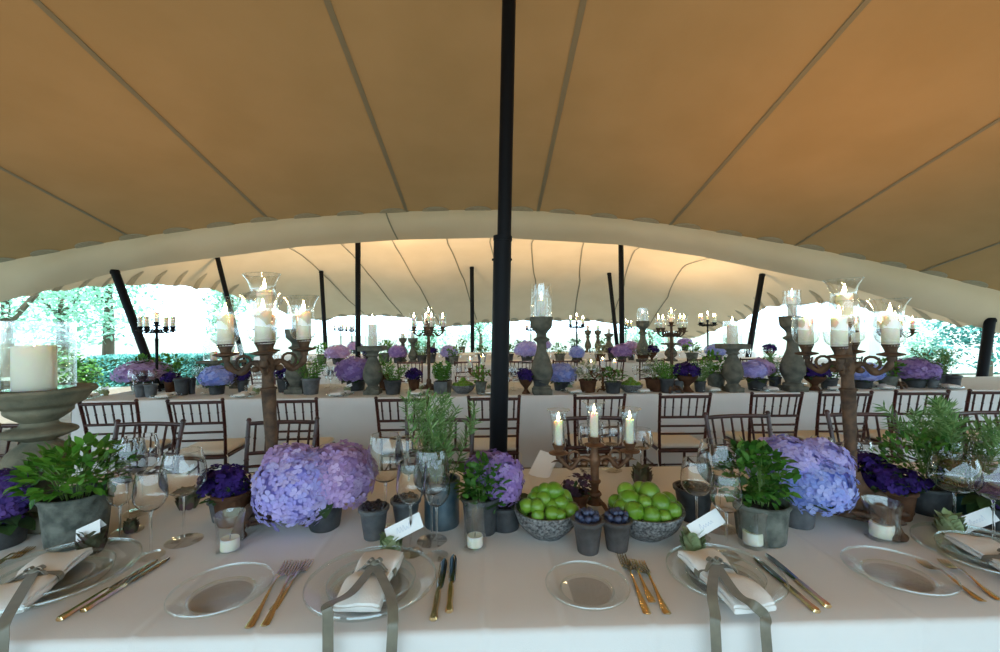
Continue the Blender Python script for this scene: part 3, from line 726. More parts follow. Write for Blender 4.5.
foot = pb - d * pb.z; zt = zc1(pt.x, 2.9); topc = pb + d * (zt - .03 - pb.z)
zs_ = Q(503, 238, 2.9).z
pole('tent_pole', foot, topc, .046, 'thick black main tent pole rising through the middle between the first two tables', sleeve=(zs_) / (topc.z))
for px0, py0, px1, py1, Y, r, lab in (
    (358, 250, 358, 325, 10, .06, 'tall straight black tent pole behind the tables, left of the main pole'),
    (621, 252, 622, 345, 10, .06, 'tall straight black tent pole behind the tables, right of the main pole'),
    (322, 285, 325.5, 345, 13.2, .06, 'short black pole at the back edge beside the left rusted candelabrum'),
    (472, 287, 472.5, 345, 13.2, .06, 'short black pole at the back edge just left of the main pole'),
    (611, 290, 617, 345, 13.2, .06, 'short black pole leaning against the tall pole right of the middle'),
    (220, 268, 228, 300, 11, .055, 'black pole above the left rusted candelabrum, mostly hidden by its candles'),
    (760, 287, 748, 358, 10.6, .065, 'slanting dark blue-black pole by the right opening'),
    (115, 272, 152, 372, 6.1, .052, 'thick black pole slanting across the left garden opening'),
    (990, 320, 984, 362, 6.1, .062, 'thick black pole stub at the far right edge of the tent')):
    t_, b_ = Q(px0, py0, Y), Q(px1, py1, Y); d = (t_ - b_) / (t_.z - b_.z); z = t_.z if Y == 6.1 else zc2(t_.x, Y) - .04
    pole('tent_pole', b_ - d * b_.z, b_ + d * (z - b_.z), r, lab)

# garden beyond the openings
def tree(x, y, h, r, n, m, label, cat='tree', trunk=True, leaf=.22, zlow=.35, group=None, flat=1):
    b = MB(); blobs = [(V((rnd(-.6, .6) * r, rnd(-.6, .6) * r, h * rnd(zlow + .1, .85))), r * rnd(.4, .65)) for _ in range(9)]
    for i in range(n):
        c, q = random.choice(blobs); d = V((random.gauss(0, 1), random.gauss(0, 1), random.gauss(0, 1))).normalized() * rnd(.6, 1.02)
        p = V((x, y, 0)) + c + d * q; p.z = max(p.z, .1)
        b.leaf(p, (rnd(-1, 1), rnd(-1, 1), rnd(-.6, .5)), (rnd(-.6, .6), rnd(-.6, .6), 1), leaf * rnd(.6, 1.2), leaf * .6, 2)
    b.v = [(vx - x, vy - y, vz) for vx, vy, vz in b.v]
    kids = [part('crown', b, m, ang=None)]
    t = MB(); t.tube(bez([(0, 0, -.03), (.05, 0, h * .3), (-.04, .05, h * .6)], 4), [r * .09, r * .085, r * .08, r * .08, r * .07, r * .06, r * .05, r * .05, r * .04], 8)
    for k in range(4):
        a = rnd(0, 6.28); t.tube([(0, 0, h * .35), (cos(a) * r * .4, sin(a) * r * .4, h * .6)], [r * .045, r * .02], 6)
    kids.append(part('trunk', t, TRUNK))
    return spawn(T('tree' if cat == 'tree' else 'shrub', None, kids), (x, y, 0), label=label, cat=cat, group=group)
def hedge(c, d, n, m, label, leaf=.10):
    b = MB(); b.rbox((0, 0, d[2] / 2), (d[0] * .94, d[1] * .9, d[2] * .95), .1); fo = MB()
    for i in range(n):
        f = random.choice('ttffs'); x, y, z = rnd(-.5, .5) * d[0], rnd(-.5, .5) * d[1], rnd(0, 1) * d[2]
        if f == 't': z = d[2] * .97; nn = V((0, 0, 1))
        elif f == 'f': y = -d[1] * .48; nn = V((0, -1, .2))
        else: x = d[0] * .48 * random.choice((-1, 1)); nn = V((x, 0, .1)).normalized()
        fo.leaf((x, y, z), nn + V((rnd(-.9, .9), rnd(-.9, .9), rnd(-.5, .9))), nn + V((rnd(-.5, .5), rnd(-.5, .5), .5)), leaf * rnd(.7, 1.2), leaf * .6, 2)
    return spawn(T('hedge', None, [part('branches', b, LEAFD), part('foliage', fo, m, ang=None)]), c, label=label, cat='hedge')
p = Q(205, 385, 12.5); hedge((p.x - .6, 12.5, -.03), (4.4, 1.0, Q(205, 357, 12).z + .03), 5200, TREE_B, 'clipped blue-green hedge beyond the left opening')
for px, Y, h, r, n, m, lf, lab in (
    (5, 15, 4.6, 2.2, 2400, TREE_A, .2, 'pale green garden tree at the far left edge'),
    (62, 19, 5.6, 2.6, 2400, TREE_A, .24, 'pale green garden tree behind the pillar candle'),
    (108, 22, 7.5, 2.8, 2200, TREE_A, .26, 'tall pale tree behind the slanting left pole'),
    (232, 21, 6.0, 1.2, 1300, TREE_A, .22, 'slim pale tree right of the slanting left pole'),
    (985, 10.5, 3.0, 1.35, 2200, TREE_B, .13, 'blue-green leafy tree behind the right edge pole')):
    p = Q(px, 340, Y); tree(p.x, Y, h, r, n, m, lab, leaf=lf, zlow=.15)
for px, Y, h, r, lab in ((82, 9.5, 1.05, .42, 'round green potted bush standing beyond the end of the second table'), (432, 20.5, 3.2, 1.3, 'pale bush seen through the back opening left of the main pole'), (480, 22, 3.4, 1.1, 'pale bush seen through the back opening close to the main pole'), (650, 20.5, 2.8, 1.5, 'pale bush seen through the back opening right of the main pole'), (925, 11.6, 1.35, .8, 'loose pale shrub in front of the right garden wall')):
    p = Q(px, 340, Y); tree(p.x, Y, h, r, 1300, LEAFG if px == 82 else TREE_A, lab, 'shrub', leaf=.09 if Y < 12 else .16, zlow=.05)
a, c = Q(880, 340, 12.5), Q(1120, 340, 12.5)
wb = MB(); wb.rbox(((a.x + c.x) / 2, 12.7, 1.05), (c.x - a.x, .4, 2.1), .03); wb.rbox(((a.x + c.x) / 2, 12.7, 2.13), (c.x - a.x + .1, .5, .08), .03)
struct('wall_right', wb, WALLM, label='pale limewashed garden wall beyond the right opening')
# light: overcast sky through the openings, far-pole uplights, warm spots added in mid-air under the canvas
w = bpy.data.worlds.new('sky'); SC.world = w; w.use_nodes = True
bg = w.node_tree.nodes['Background']; bg.inputs[0].default_value = (.60, .85, 1.0, 1); bg.inputs[1].default_value = 3.9
sl = bpy.data.lights.new('sun', 'SUN'); sl.energy = 11.0; sl.angle = radians(6); sl.color = (.92, 1, .98); so = bpy.data.objects.new('sun', sl); COL.objects.link(so); so.rotation_euler = (radians(26), radians(14), 0)
def uplight(loc, power, col, ang=110, rot=(pi, 0, 0), size=.25, blend=.8):
    l = bpy.data.lights.new('upward_spot', 'SPOT'); l.energy = power; l.color = col; l.spot_size = radians(ang); l.spot_blend = blend; l.shadow_soft_size = size
    o = bpy.data.objects.new('upward_spot', l); COL.objects.link(o); o.location = loc; o.rotation_euler = rot; return o
WARM = (1.0, .45, .10)
for x, y, pw in ((-3.2, 3.05, 72), (2.9, 3.05, 118), (-2.2, -1.2, 72), (2.2, -1.2, 118)): uplight((x, y, 1.0), pw, WARM, 150)  # spots added in mid-air to warm the front canopy
for q in (0, 1): uplight((PEAKS[q][0] + (.6, -.6)[q], 10.1, 1.1), 300, (1, .74, .44), 70, blend=.9)
for x in (-5, -1.7, 1.6, 4.8): uplight((x, 10.9, 1.1), 220, (1, .70, .40), 150)  # added to brighten the far canopy; no fixtures stand there
SC.view_settings.view_transform = 'Standard'; SC.view_settings.look = 'None'; SC.view_settings.gamma = 1; SC.view_settings.exposure = 0
SC.view_settings.use_curve_mapping = False
cy = SC.cycles; cy.max_bounces = 8; cy.diffuse_bounces = 4; cy.transparent_max_bounces = 40; cy.glossy_bounces = 4; cy.sample_clamp_indirect = 4; cy.caustics_reflective = False; cy.caustics_refractive = False; cy.use_denoising = True
# ------------------------------------------------------------------ tables, cloths, chairs
def banquet(x0, x1, y0, y1, label, tlabel, z=.75, folds=.02, seed=0, nx=160, creases=()):
    t = MB(); t.rbox(((x0 + x1) / 2, (y0 + y1) / 2, z - .022), (x1 - x0 - .03, y1 - y0 - .03, .03), .008)
    kids = [part('tabletop', t, WOOD)]
    n = max(2, int((x1 - x0) / 1.8)); 
    for i in range(n):
        for y in (y0 + .2, y1 - .2):
            l = MB(); x = lerp(x0 + .25, x1 - .25, i / (n - 1)); l.rbox((x, y, (z - .037) / 2), (.06, .06, z - .037), .006); kids.append(part('leg', l, WOOD))
    spawn(T('banquet_table', None, kids), label=tlabel, cat='table')
    rs = random.Random(seed); ph = [rs.uniform(0, 6.28) for _ in range(6)]
    prof = []                                        # round the cloth: back hem, top, front hem
    H = z - .02
    for k in range(9): prof.append((y1 + .012, -H * (1 - k / 8)))
    prof += [(y1 + .008, .0), (y1 - .006, .004)]
    for k in range(1, 16): prof.append((lerp(y1 - .006, y0 + .006, k / 16), .004))
    prof += [(y0 + .006, .004), (y0 - .004, .002), (y0 - .010, -.006)]
    for k in range(1, 10): prof.append((y0 - .012, -.006 - (H - .006) * k / 9))
    vs = []; fs = []; m = len(prof)
    for i in range(nx + 1):
        x = lerp(x0, x1, i / nx)
        for y, dz in prof:
            q = max(0, -dz) / H; sgn = -1 if y < (y0 + y1) / 2 else 1
            f = folds * (sin(x * 5.1 + ph[0]) * .5 + sin(x * 11.7 + ph[1]) * .35 + sin(x * 2.3 + ph[2]) * .5) * q ** .8
            cr = sum(.0035 * math.exp(-((x - c) / .009) ** 2) for c in creases) if y < y1 - .1 else 0
            vs.append((x, y + sgn * (q * .03 + f + (cr if dz < 0 else 0)), z + dz - .004 + (cr if dz >= .002 else 0)))
    for i in range(nx):
        for j in range(m - 1): a = i * m + j; fs.append((a, a + 1, a + m + 1, a + m))
    b = MB().add(vs, fs)
    for x, s in ((x0, -1), (x1, 1)):                 # the end drops
        def end(u, v): 
            y = lerp(y0 - .01, y1 + .01, u); q = v
            return (x + s * (.004 + .03 * q + folds * sin(y * 9 + ph[3]) * q), y + (.03 * q if u > .5 else -.03 * q) * abs(u * 2 - 1), z - H * q)
        b.grid(end, 16, 8)
    o = spawn(part('tablecloth', b, LINEN, ang=50), label=label, cat='tablecloth')
    return o
Y1A, Y1B = P(500, 629).y, P(500, 469).y
banquet(-3.4, 3.6, Y1A, Y1B, 'white linen cloth on the nearest table, its front edge along the bottom of the photo', 'long banquet table under the nearest white cloth', seed=3, folds=.012, nx=900, creases=[P(x, y).x for x, y in ((130, 640), (290, 590), (484, 640), (560, 600), (661, 640), (890, 600))])
Y2A = P(400, 397).y; Y2B = Y2A + 1.15
banquet(Q(74, 400, Y2A).x, 7.2, Y2A, Y2B, 'white linen cloth on the second table, hanging behind the row of chair backs', 'long banquet table under the second white cloth', seed=5, folds=.022, nx=300)
Y3A = 8.5; Y3B = 9.65
banquet(Q(238, 365, Y3A).x, 7.0, Y3A, Y3B, 'white linen cloth on the third table, glimpsed between the second table\'s pots', 'long banquet table under the third white cloth', seed=6, folds=.03, nx=160)
TABLES += [(Y2A, Y2B, Q(74, 400, Y2A).x), (Y3A, Y3B, Q(238, 365, Y3A).x), (11.7, 12.8, -6.2)]
Y4A = 11.7; Y4B = 12.8
banquet(-6.2, 7.2, Y4A, Y4B, 'white linen cloth on the farthest table by the back edge of the tent', 'long banquet table under the farthest white cloth', seed=8, folds=.03, nx=100)

CH = chair_proto()
def chair(px, py, Y, rz, label, group):             # px, py: middle of the top rail
    p = Q(px, py, Y); spawn(CH, (p.x - .07 * sin(rz) * -1, Y + (.26 if abs(rz) < 1.5 else -.26), 0), rz, (1, 1, 1), label, 'chair', group)
G1 = 'mahogany chairs on the far side of the nearest table'; G2 = 'mahogany chairs along the near side of the second table'; G3 = 'mahogany chairs along the near side of the third table'
near = [(6, 'behind the stone urn stand at the left edge'), (147, 'behind the cluster of wine glasses right of the basil pot'), (285, 'behind the left rusted candelabrum stem'), (440, 'behind the tall rosemary in the zinc tin'), (592, 'behind the three candles of the small bronze candelabrum'), (740, 'behind the parsley pot and right hydrangea'), (857, 'behind the right rusted candelabrum stem'), (985, 'behind the large rosemary at the right edge')]
for i, (px, lab) in enumerate(near): chair(px, 420, 2.70, pi + (.03, -.05, .04, 0, -.03, .05, -.08, .04)[i], 'mahogany chair facing the camera, ' + lab, G1)
sec = [(104, .10, 'left end chair, next to the stone urn stand'), (192, .08, 'second from the left, its seat clear of the cloth'), (289, .03, 'behind the left candelabrum, under the zinc pot of grass'), (401, .02, 'left of the tall rosemary sprigs'), (494, 0, 'behind the main black tent pole'), (599, .02, 'right of the pole, above the three small candles'), (686, -.02, 'its ivory seat showing right of the three candles'), (778, -.03, 'in front of the tall stone pillar on the right'), (848, -.06, 'half hidden by the right candelabrum stem'), (925, -.08, 'in front of the purple hydrangea at the right'), (1000, -.1, 'cut by the right edge of the photo')]
for px, rz, lab in sec: chair(px, 396.5, 3.5, rz, 'second-table mahogany chair, ' + lab, G2)
for i, px in enumerate((262, 305, 352, 410, 466, 521, 565, 612, 653, 700, 752, 800, 850)): chair(px, 361 - (2 if px > 700 else 0), 7.3, rnd(-.05, .05), 'mahogany chair at the third table, ' + ['at its left end', 'second from the left end', 'behind the lilac hydrangea and baluster', 'behind the potted grass', 'left of the main black pole', 'just right of the main black pole', 'behind the blue-lilac hydrangea', 'behind the small three-armed candelabrum', 'behind the bowl of limes, plainly seen', 'behind the dark violets bowl', 'behind the purple hydrangea by the square-topped stand', 'behind the tall right stone pillar', 'behind the right candelabrum stem'][i], G3)

# ------------------------------------------------------------------ the nearest table
random.seed(21)
CAND_S = candle(.026, .112, True, 1.15)
CAND_T = candle(.017, .105, True, .9)
BIG, BSEAT = candelabra(R=.128, foot=.155, zb=.12, gr=.06, gh=.165)
BIG2, BSEAT2 = candelabra(R=.128, foot=.185, zb=.12, gr=.06, gh=.165)
# left and right tall candelabra
place_candelabra(BIG, BSEAT, 276, 521, 247, radians(23), 'tall rusted four-armed candelabrum with glass shades, left of the lilac hydrangea', 'the tall left rusted candelabrum', CAND_S, lean=-.05)
place_candelabra(BIG2, BSEAT2, 854, 517, 238, radians(42), 'tall rusted four-armed candelabrum with glass shades, right of the blue hydrangea', 'the tall right rusted candelabrum', CAND_S, lean=-.035)
SML, SSEAT = candelabra(n_arm=2, R=.152, z_arm=.205, z_cup=.275, z_mid=.305, foot=.07, th=.019, gr=.042, gh=.145, m=RUST2, tulip=False, feet=3, drop=.03, zb=.05)
place_candelabra(SML, SSEAT, 595, 509, 107, .04, 'small brown bronze three-cup candelabrum between the lime bowls', 'the small bronze candelabrum', CAND_T)
# stone urn stands with pillar candles
BB = birdbath()
o = put(BB, 40, 521, 133, 88, 'stone urn stand at the left edge carrying a thick pillar candle in glass', 'candle stand')
zt = o.location.z + .472 * o.scale.z
PIL = T('candle', MB().lathe([(0, 0), (.072, 0), (.0735, .003), (.0735, .196), (.071, .199), (.066, .197), (.060, .168), (0, .162)], 40).mesh('candle', WAX), [part('wick', MB().tube([(0, 0, .16), (.001, 0, .176)], .0018, 6), WICK), flame(.174, .8)]); GC = glass_cylinder(.108, .272)
spawn(PIL, (o.location.x - .018, o.location.y, zt), 0, .82, 'thick ivory pillar candle standing on the stone urn at the left edge', 'candle')
spawn(GC, (o.location.x + .0, o.location.y, zt), 0, .93, 'clear glass cylinder around the thick pillar candle on the left stone urn', 'glass cylinder')
o2 = put(BB, -42, 519, 133, 88, 'stone urn stand mostly outside the left edge, only its rim and collar showing', 'candle stand')
spawn(PIL, (o2.location.x + .0, o2.location.y, zt), 0, .82, 'thick ivory pillar candle cut off by the left edge of the photo', 'candle')
spawn(GC, (o2.location.x + .0, o2.location.y, zt), 0, .93, 'clear glass cylinder cut off by the left edge of the photo', 'glass cylinder')

# hydrangeas: heads given by pixel centre, pixel radius, distance
def hydrangea(px, py, rt, rb, hpot, heads, label, potm='zinc', n=230, L=.020, leaves=10):
    p = P(px, py); kids = [pot(rt, rb, hpot, MATS[potm] if isinstance(potm, str) else potm), soil(rt - .008, hpot * .84)]
    st = MB(); lf = MB()
    for hx, hy, hr, hz, dy, m in heads:
        c = Q(hx, hy, p.y + dy); k = mpp(c); c = c - p
        kids.append(mophead(c, (hr * k, hr * k * .95, hz * k), n, L, m))
        st.tube([(0, 0, hpot * .8), lerp(V((0, 0, hpot)), c, .5), c], [.005, .004, .004], 6)
    for i in range(leaves):
        a = rnd(0, 6.28); lf.leaf((cos(a) * rt * .5, sin(a) * rt * .5, hpot * rnd(.95, 1.3)), (cos(a), sin(a), rnd(-.1, .5)), (0, 0, 1), .085, .055, 4, .4)
    kids += [part('stems', st, STEMG), part('leaves', lf, LEAFD, ang=None)]
    return spawn(T('potted_hydrangea', None, kids), p, label=label, cat='hydrangea')
hydrangea(325, 527, .062, .05, .085, [(299, 487, 43, 36, 0, HYD_B), (337, 476, 38, 32, .05, HYD_M), (291, 466, 26, 20, .03, HYD_M)], 'large lilac and mauve hydrangea in a dark zinc pot, left of the small soil pots', 'dark_zinc', 300, .0185)
hydrangea(797, 524, .06, .05, .09, [(812, 484, 36, 28, 0, HYD_K), (785, 464, 34, 27, .05, HYD_B), (819, 463, 28, 22, .06, HYD_B)], 'large blue and lilac hydrangea right of the parsley pot', 'zinc', 260, .0175)
hydrangea(0, 545, .07, .06, .08, [(-1, 499, 25, 28, 0, HYD_D)], 'deep violet hydrangea in shade at the left edge, below the urn', 'dark_zinc', 150)
hydrangea(505, 527, .06, .05, .085, [(503, 481, 20, 27, .0, HYD_P), (489, 468, 24, 16, .06, HYD_P)], 'purple hydrangea tucked behind the leafy pot right of the rosemary tin', 'dark_zinc', 130, .017)
hydrangea(1000, 528, .07, .06, .08, [(1006, 492, 20, 16, 0, HYD_D)], 'small dark blue hydrangea cut off by the right edge, behind wine glasses', 'dark_zinc', 90)

def herb(px, py, rt, rb, hp, potm, foliage, label, cat='herb pot', name='potted_herb', rz=0, grp=None, round_n=28):
    p = P(px, py); t = T(name, None, [pot(rt, rb, hp, potm, round_n), soil(rt - .008, hp * .84)] + foliage)
    return spawn(t, p, rz, label=label, cat=cat, group=grp)
k1 = mpp(P(77, 540))
herb(77, 541, .094, .078, .165, MOSS, bush(330, (0, 0, .232), (.155, .13, .085), .046, .026, LEAFB, stems=26, base=(0, 0, .13)), 'bushy bright green basil in a rough grey pot at left')
herb(442, 524, .062, .062, .165, mat('galvanised_tin', (.06, .11, .15), .4, metal=.6, col2=(.15, .20, .23), ns=14, bump=.1), sprigs(24, (0, 0, .15), .05, .30, .10, LEAFR, L=.040, W=.0055, step=.013), 'tall feathery rosemary in a blue-grey zinc tin, left of the main pole')
herb(481, 531, .066, .052, .125, ZINCD, bush(330, (.01, 0, .165), (.085, .08, .085), .032, .022, LEAFG, stems=12, base=(0, 0, .1)), 'leafy green herb in a dark zinc pot behind the jar candle')
herb(761, 538, .083, .072, .125, MOSS, bush(420, (-.01, .02, .20), (.125, .10, .10), .034, .026, LEAFG, stems=16, base=(0, 0, .1)) , 'bushy green parsley in a mossy grey pot beside the blue hydrangea')
herb(927, 511, .073, .064, .10, ZINCD, bush(380, (-.02, .02, .19), (.14, .11, .10), .030, .016, LEAFG, stems=12, base=(0, 0, .08)), 'dark green bushy herb in a dark round pot right of the violets')
herb(958, 509, .075, .066, .10, mat('teal_glaze', (.02, .07, .08), .25, col2=(.04, .12, .12), ns=8), sprigs(30, (0, 0, .09), .06, .30, .16, LEAFR, L=.045, W=.006, step=.013, lean=(-.12, 0)), 'tall spreading rosemary in a dark teal pot at right')
def violets(px, py, rt, hp, fx, fy, frx, frz, label, potm=TERRA, n=130, urn=False, L=.016, m=VIOLA):
    p = P(px, py); c = Q(fx, fy, p.y) - p; k = mpp(p)
    if urn: kids = [part('pot', MB().lathe(smooth_prof([(0, 0), (rt * .62, .004), (rt * .55, hp * .12), (rt * .3, hp * .25), (rt * .34, hp * .34), (rt * .8, hp * .6), (rt * .95, hp * .85)], 3) + [(rt, hp * .93), (rt, hp), (rt * .88, hp), (rt * .84, hp * .85), (0, hp * .84)], 22), potm)]
    else: kids = [pot(rt, rt * .74, hp, potm)]
    kids.append(soil(rt * .86, hp * .86)); r = (frx * k, frx * k * .75, frz * k)
    kids.append(flower_clump(n, c, r, L, m)); kids += bush(int(n * .6), c - V((0, 0, r[2] * .35)), (r[0] * .95, r[1] * .9, r[2] * .8), L * 1.7, L, LEAFD, stems=6, base=(0, 0, hp * .8))
    return spawn(T('potted_violets', None, kids), p, label=label, cat='violets')
violets(232, 523, .062, .115, 224, 483, 25, 19, 'dark violet flowers in a brown terracotta pot, left of the lilac hydrangea', n=190)
violets(868, 506, .062, .10, 862, 466, 24, 14, 'deep blue-violet flowers in shade behind the right candelabrum foot', n=150)
violets(896, 517, .060, .105, 893, 479, 31, 12, 'deep blue-violet flowers spilling over a brown clay pot, left of the dark round pot', n=190)
violets(574, 513, .055, .08, 577, 486, 15, 19, 'nearly black plum foliage plant behind the small bronze candelabrum', n=40, m=mat('plum_petals', (.04, .012, .03), .7, island=[(.02, .006, .015), (.07, .02, .05)]))

# little zinc pots of soil-dark berries
def berry_pot(px, py, w, h, label, n=34, m=ZINC, fruit=DARKB, fr=.009):
    p = P(px, py); k = mpp(p); rt = w * k / 2; hp = h * k
    b = MB()
    for i in range(n):
        a = i * 2.4; q = rt * .82 * sqrt((i + .5) / n); b.ell((q * cos(a), q * sin(a), hp * .92 + rnd(0, .012)), (fr, fr, fr * .9), 8, 5, bump=.08)
    return spawn(T('berry_pot', None, [pot(rt, rt * .70, hp, m), T('crumbly_soil', b.mesh('crumbly_soil', fruit), stuff=True)]), p, label=label, cat='pot', group=None)
berry_pot(374, 537, 28, 31, 'small grey zinc pot filled with dark crumbs, in front of the other small pot')
berry_pot(406, 526, 28, 28, 'small grey zinc pot filled with dark crumbs, half behind a wine glass')
berry_pot(694, 519, 37, 33, 'wide zinc pot filled with dark crumbs, right of the right lime bowl', m=ZINCD)
berry_pot(222, 520, 24, 22, 'small plain zinc pot in front of the dark violets at left', m=ZINC)
# blueberry pots
def blueberries(px, py, w, h, label, lab2, seed):
    p = P(px, py); k = mpp(p); rt = w * k / 2; hp = h * k; rs = random.Random(seed)
    spawn(T('berry_pot', None, [pot(rt, rt * .70, hp, MATS['pewter']), soil(rt * .86, hp * .80)]), p, label=label, cat='pot')
    fr = .0105; pos = []
    for ring, (q, n, z) in enumerate(((.76, 9, .86), (.42, 6, .98), (.0, 1, 1.0), (.62, 7, 1.06), (.24, 4, 1.17))):
        for i in range(n):
            a = 2 * pi * (i + .4 * ring) / n + rs.uniform(-.1, .1); pos.append(p + V((rt * q * cos(a), rt * q * sin(a), hp * z + fr * .3)))
    for q in pos: spawn(BERRY, q, rs.uniform(0, 6), rs.uniform(.9, 1.12), lab2, 'blueberry', lab2[:1] + 'lueberries in the ' + ('left' if seed == 1 else 'right') + ' pewter pot', rot=(rs.uniform(-.6, .6), rs.uniform(-.6, .6), rs.uniform(0, 6)))
mat('pewter', (.06, .055, .055), .5, metal=.4, col2=(.13, .12, .12), ns=16, bump=.2)
bm_ = MB().ell((0, 0, 0), (.0108, .0108, .0098), 12, 8); BERRY = T('blueberry', None, [part('berry', bm_, BLUEB), part('calyx', MB().lathe([(.0022, .0088), (.0042, .0104), (.0046, .0101), (.0024, .0084)], 8), DARKB)])
blueberries(588, 551, 30, 33, 'small pewter pot heaped with blueberries, left of the pair in front of the candelabrum', 'blueberry heaped in the left of the two small pewter pots', 1)
blueberries(617, 549, 29, 31, 'small pewter pot heaped with blueberries, right of the pair in front of the candelabrum', 'blueberry heaped in the right of the two small pewter pots', 2)
# lime bowls
def lime_thing(r=.03):
    b = MB().lathe(smooth_prof([(0, -r * 1.14), (r * .12, -r * 1.12), (r * .3, -r * .98), (r * .8, -r * .58), (r, 0), (r * .8, r * .6), (r * .32, r * .98), (r * .12, r * 1.1), (0, r * 1.12)], 3), 18)
    s = MB().lathe([(0, -r * 1.13), (r * .13, -r * 1.13), (r * .1, -r * 1.17), (0, -r * 1.17)], 8)
    return T('lime', None, [part('peel', b, LIME), part('stem_button', s, STEMG)])
LM = lime_thing()
def bowl_mesh(R, h):
    return part('bowl', MB().lathe(smooth_prof([(0, 0), (R * .42, 0), (R * .5, .004), (R * .82, h * .42), (R * .97, h * .85)], 4) + [(R, h * .95), (R * .99, h), (R * .93, h), (R * .88, h * .85), (R * .7, h * .42), (R * .4, h * .15), (0, h * .12)], 40), SPECK)
def lime_bowl(px, py, w, h, pts, label, ll, group, rpx=12):
    p = P(px, py); k = mpp(p); R = w * k / 2
    spawn(bowl_mesh(R, h * k), p, label=label, cat='bowl')
    for i, (x, y, r) in enumerate(pts):              # each lime: pixel centre and pixel radius; nearer rows sit nearer
        dy = R * (-.55 + 1.15 * (pts[0][3] - y) / 40) if False else 0
    return p, k, R
def limes(px, py, w, h, rows, label, ll, group):
    p = P(px, py); k = mpp(p); R = w * k / 2
    spawn(bowl_mesh(R, h * k), p, label=label, cat='bowl')
    for x, y, r, dep in rows:                        # pixel centre, pixel radius, how far forward of the bowl's middle
        c = Q(x, y - (2.5 if dep > .4 else 0), p.y - dep * R * .84); rr = r * mpp(c) * (.93 if dep > .4 else 1)
        spawn(LM, c, 0, rr / .031, ll, 'lime', group, rot=(rnd(-1.4, 1.4), rnd(-1.4, 1.4), rnd(0, 6)))
limes(547, 534, 66, 27, [(527, 508, 8, .45), (537, 509, 8.5, .55), (552, 516, 8.5, .68), (538, 518, 7.5, .75), (560, 518, 7.5, .72), (571, 513, 9, .45), (552, 506, 8, .35), (544, 499, 8, .25), (561, 503, 8.5, .3), (534, 499, 7.5, .1), (545, 490, 7.5, 0), (554, 491, 9.5, .05), (538, 494, 8, -.15), (564, 497, 8, -.2), (548, 500, 9, -.4), (523, 515, 7, .1), (568, 508, 8, -.1)],
      'speckled grey bowl of limes left of the small bronze candelabrum', 'green lime piled in the left speckled bowl', 'limes in the left speckled bowl')
limes(646, 534, 74, 27, [(622, 508, 9, .35), (634, 514, 11, .65), (651, 518, 10.5, .72), (664, 519, 8, .70), (673, 513, 9.5, .5), (645, 505, 8, .45), (629, 500, 11, .2), (660, 504, 11.5, .3), (626, 491, 9, -.05), (649, 493, 11.5, -.05), (667, 501, 9.5, -.1), (616, 502, 8, -.15), (640, 489, 8, -.25), (675, 508, 8, -.1), (655, 500, 9, -.45)],
      'speckled grey bowl of limes right of the small bronze candelabrum', 'green lime piled in the right speckled bowl', 'limes in the right speckled bowl')

# artichokes with place cards
AR, ARD = artichoke(.034), artichoke(.034, ARTID)
def setting_card(px, py, s, cx, cy, cw, tilt, lab, seed, dark=False, folded=False, ch=15):
    p = P(px, py); spawn(ARD if dark else AR, p, rnd(0, 6), s, ('dark' if dark else 'green') + ' artichoke holding the place card ' + lab, 'artichoke')
    c = Q(cx, cy, p.y - .005); k = mpp(c); t = place_card(cw * k, ch * k, seed, folded)
    o = spawn(t, c, 0, 1, 'white place card ' + lab, 'place card', rot=(radians(-28), radians(-tilt), .05))
    M = o.rotation_euler.to_matrix(); o.location = c - M @ V((0, 0, ch * k / 2)); return o
setting_card(391, 553, .92, 404, 528, 38, 25, 'behind the middle napkin, near the small zinc pots', 4)
setting_card(693, 552, 1.0, 706, 524, 35, 28, 'behind the right napkin, below two wine glasses', 5)
setting_card(950, 534, 1.02, 977, 520, 40, 17, 'at the far right, behind the last napkin', 6, ch=14)
setting_card(92, 552, 1.02, 88, 531, 25, 24, 'bent over its artichoke in front of the basil pot', 7, dark=True, folded=True, ch=13)
spawn(ARD, P(642, 484), 1, 1.2, 'dark green artichoke behind the right lime bowl', 'artichoke')
spawn(ARD, P(188, 508), 2, 1.1, 'dark artichoke seen through the large wine glass at left', 'artichoke')
spawn(ARD, P(131, 532), 2, .62, 'small dark artichoke behind the front left wine glass', 'artichoke')

# place settings
PLS, PLL = plate(.1), plate(.1, .014)
def dish(px, py, r, label, zoff=0, name=None, rz=0):
    p = P(px, py); p.z += zoff; return spawn(PLL if zoff else PLS, p, rz, r / .1, label, 'plate', 'clear glass plates')
dish(222, 596, .122, 'clear glass side plate between the left knives and the forks')
dish(587, 591, .110, 'clear glass side plate left of the warm-tinted forks, in front of the blueberries')
dish(897, 577, .125, 'clear glass side plate right of the right pair of knives')
for px, py, r, lab in ((55, 584, .19, 'under the ribboned napkin at the left edge'), (372, 590, .17, 'under the middle ribboned napkin'), (724, 581, .150, 'under the right ribboned napkin'), (990, 560, .175, 'under the napkin at the right edge')):
    dish(px, py, r, 'wide clear glass charger plate ' + lab); dish(px, py, r * .68, 'small clear glass plate stacked on the charger ' + lab, .011)
zt = .785
def tl(*a): return [Q(*q) if len(q) == 3 and q[2] < .0 else q for q in a]
YF = Y1A - .035
def drop(x, y0, x1): return [Q(x, y0, YF + .01), Q(x + (x1 - x) * .12, y0 + 12, YF - .003), Q(x1, 670, YF - .012), Q(x1, 760, YF - .018)]
NZ = .775
ribboned_napkin(P(386, 556, NZ), P(355, 612, NZ), .115, .035, [[P(352, 592, .815)] + drop(328, 605, 328), [P(388, 590, .812), P(392, 604, .81)] + drop(393, 618, 391)], 'white napkin tied with an olive ribbon, on the middle charger', .42, zl=0, seed=2)
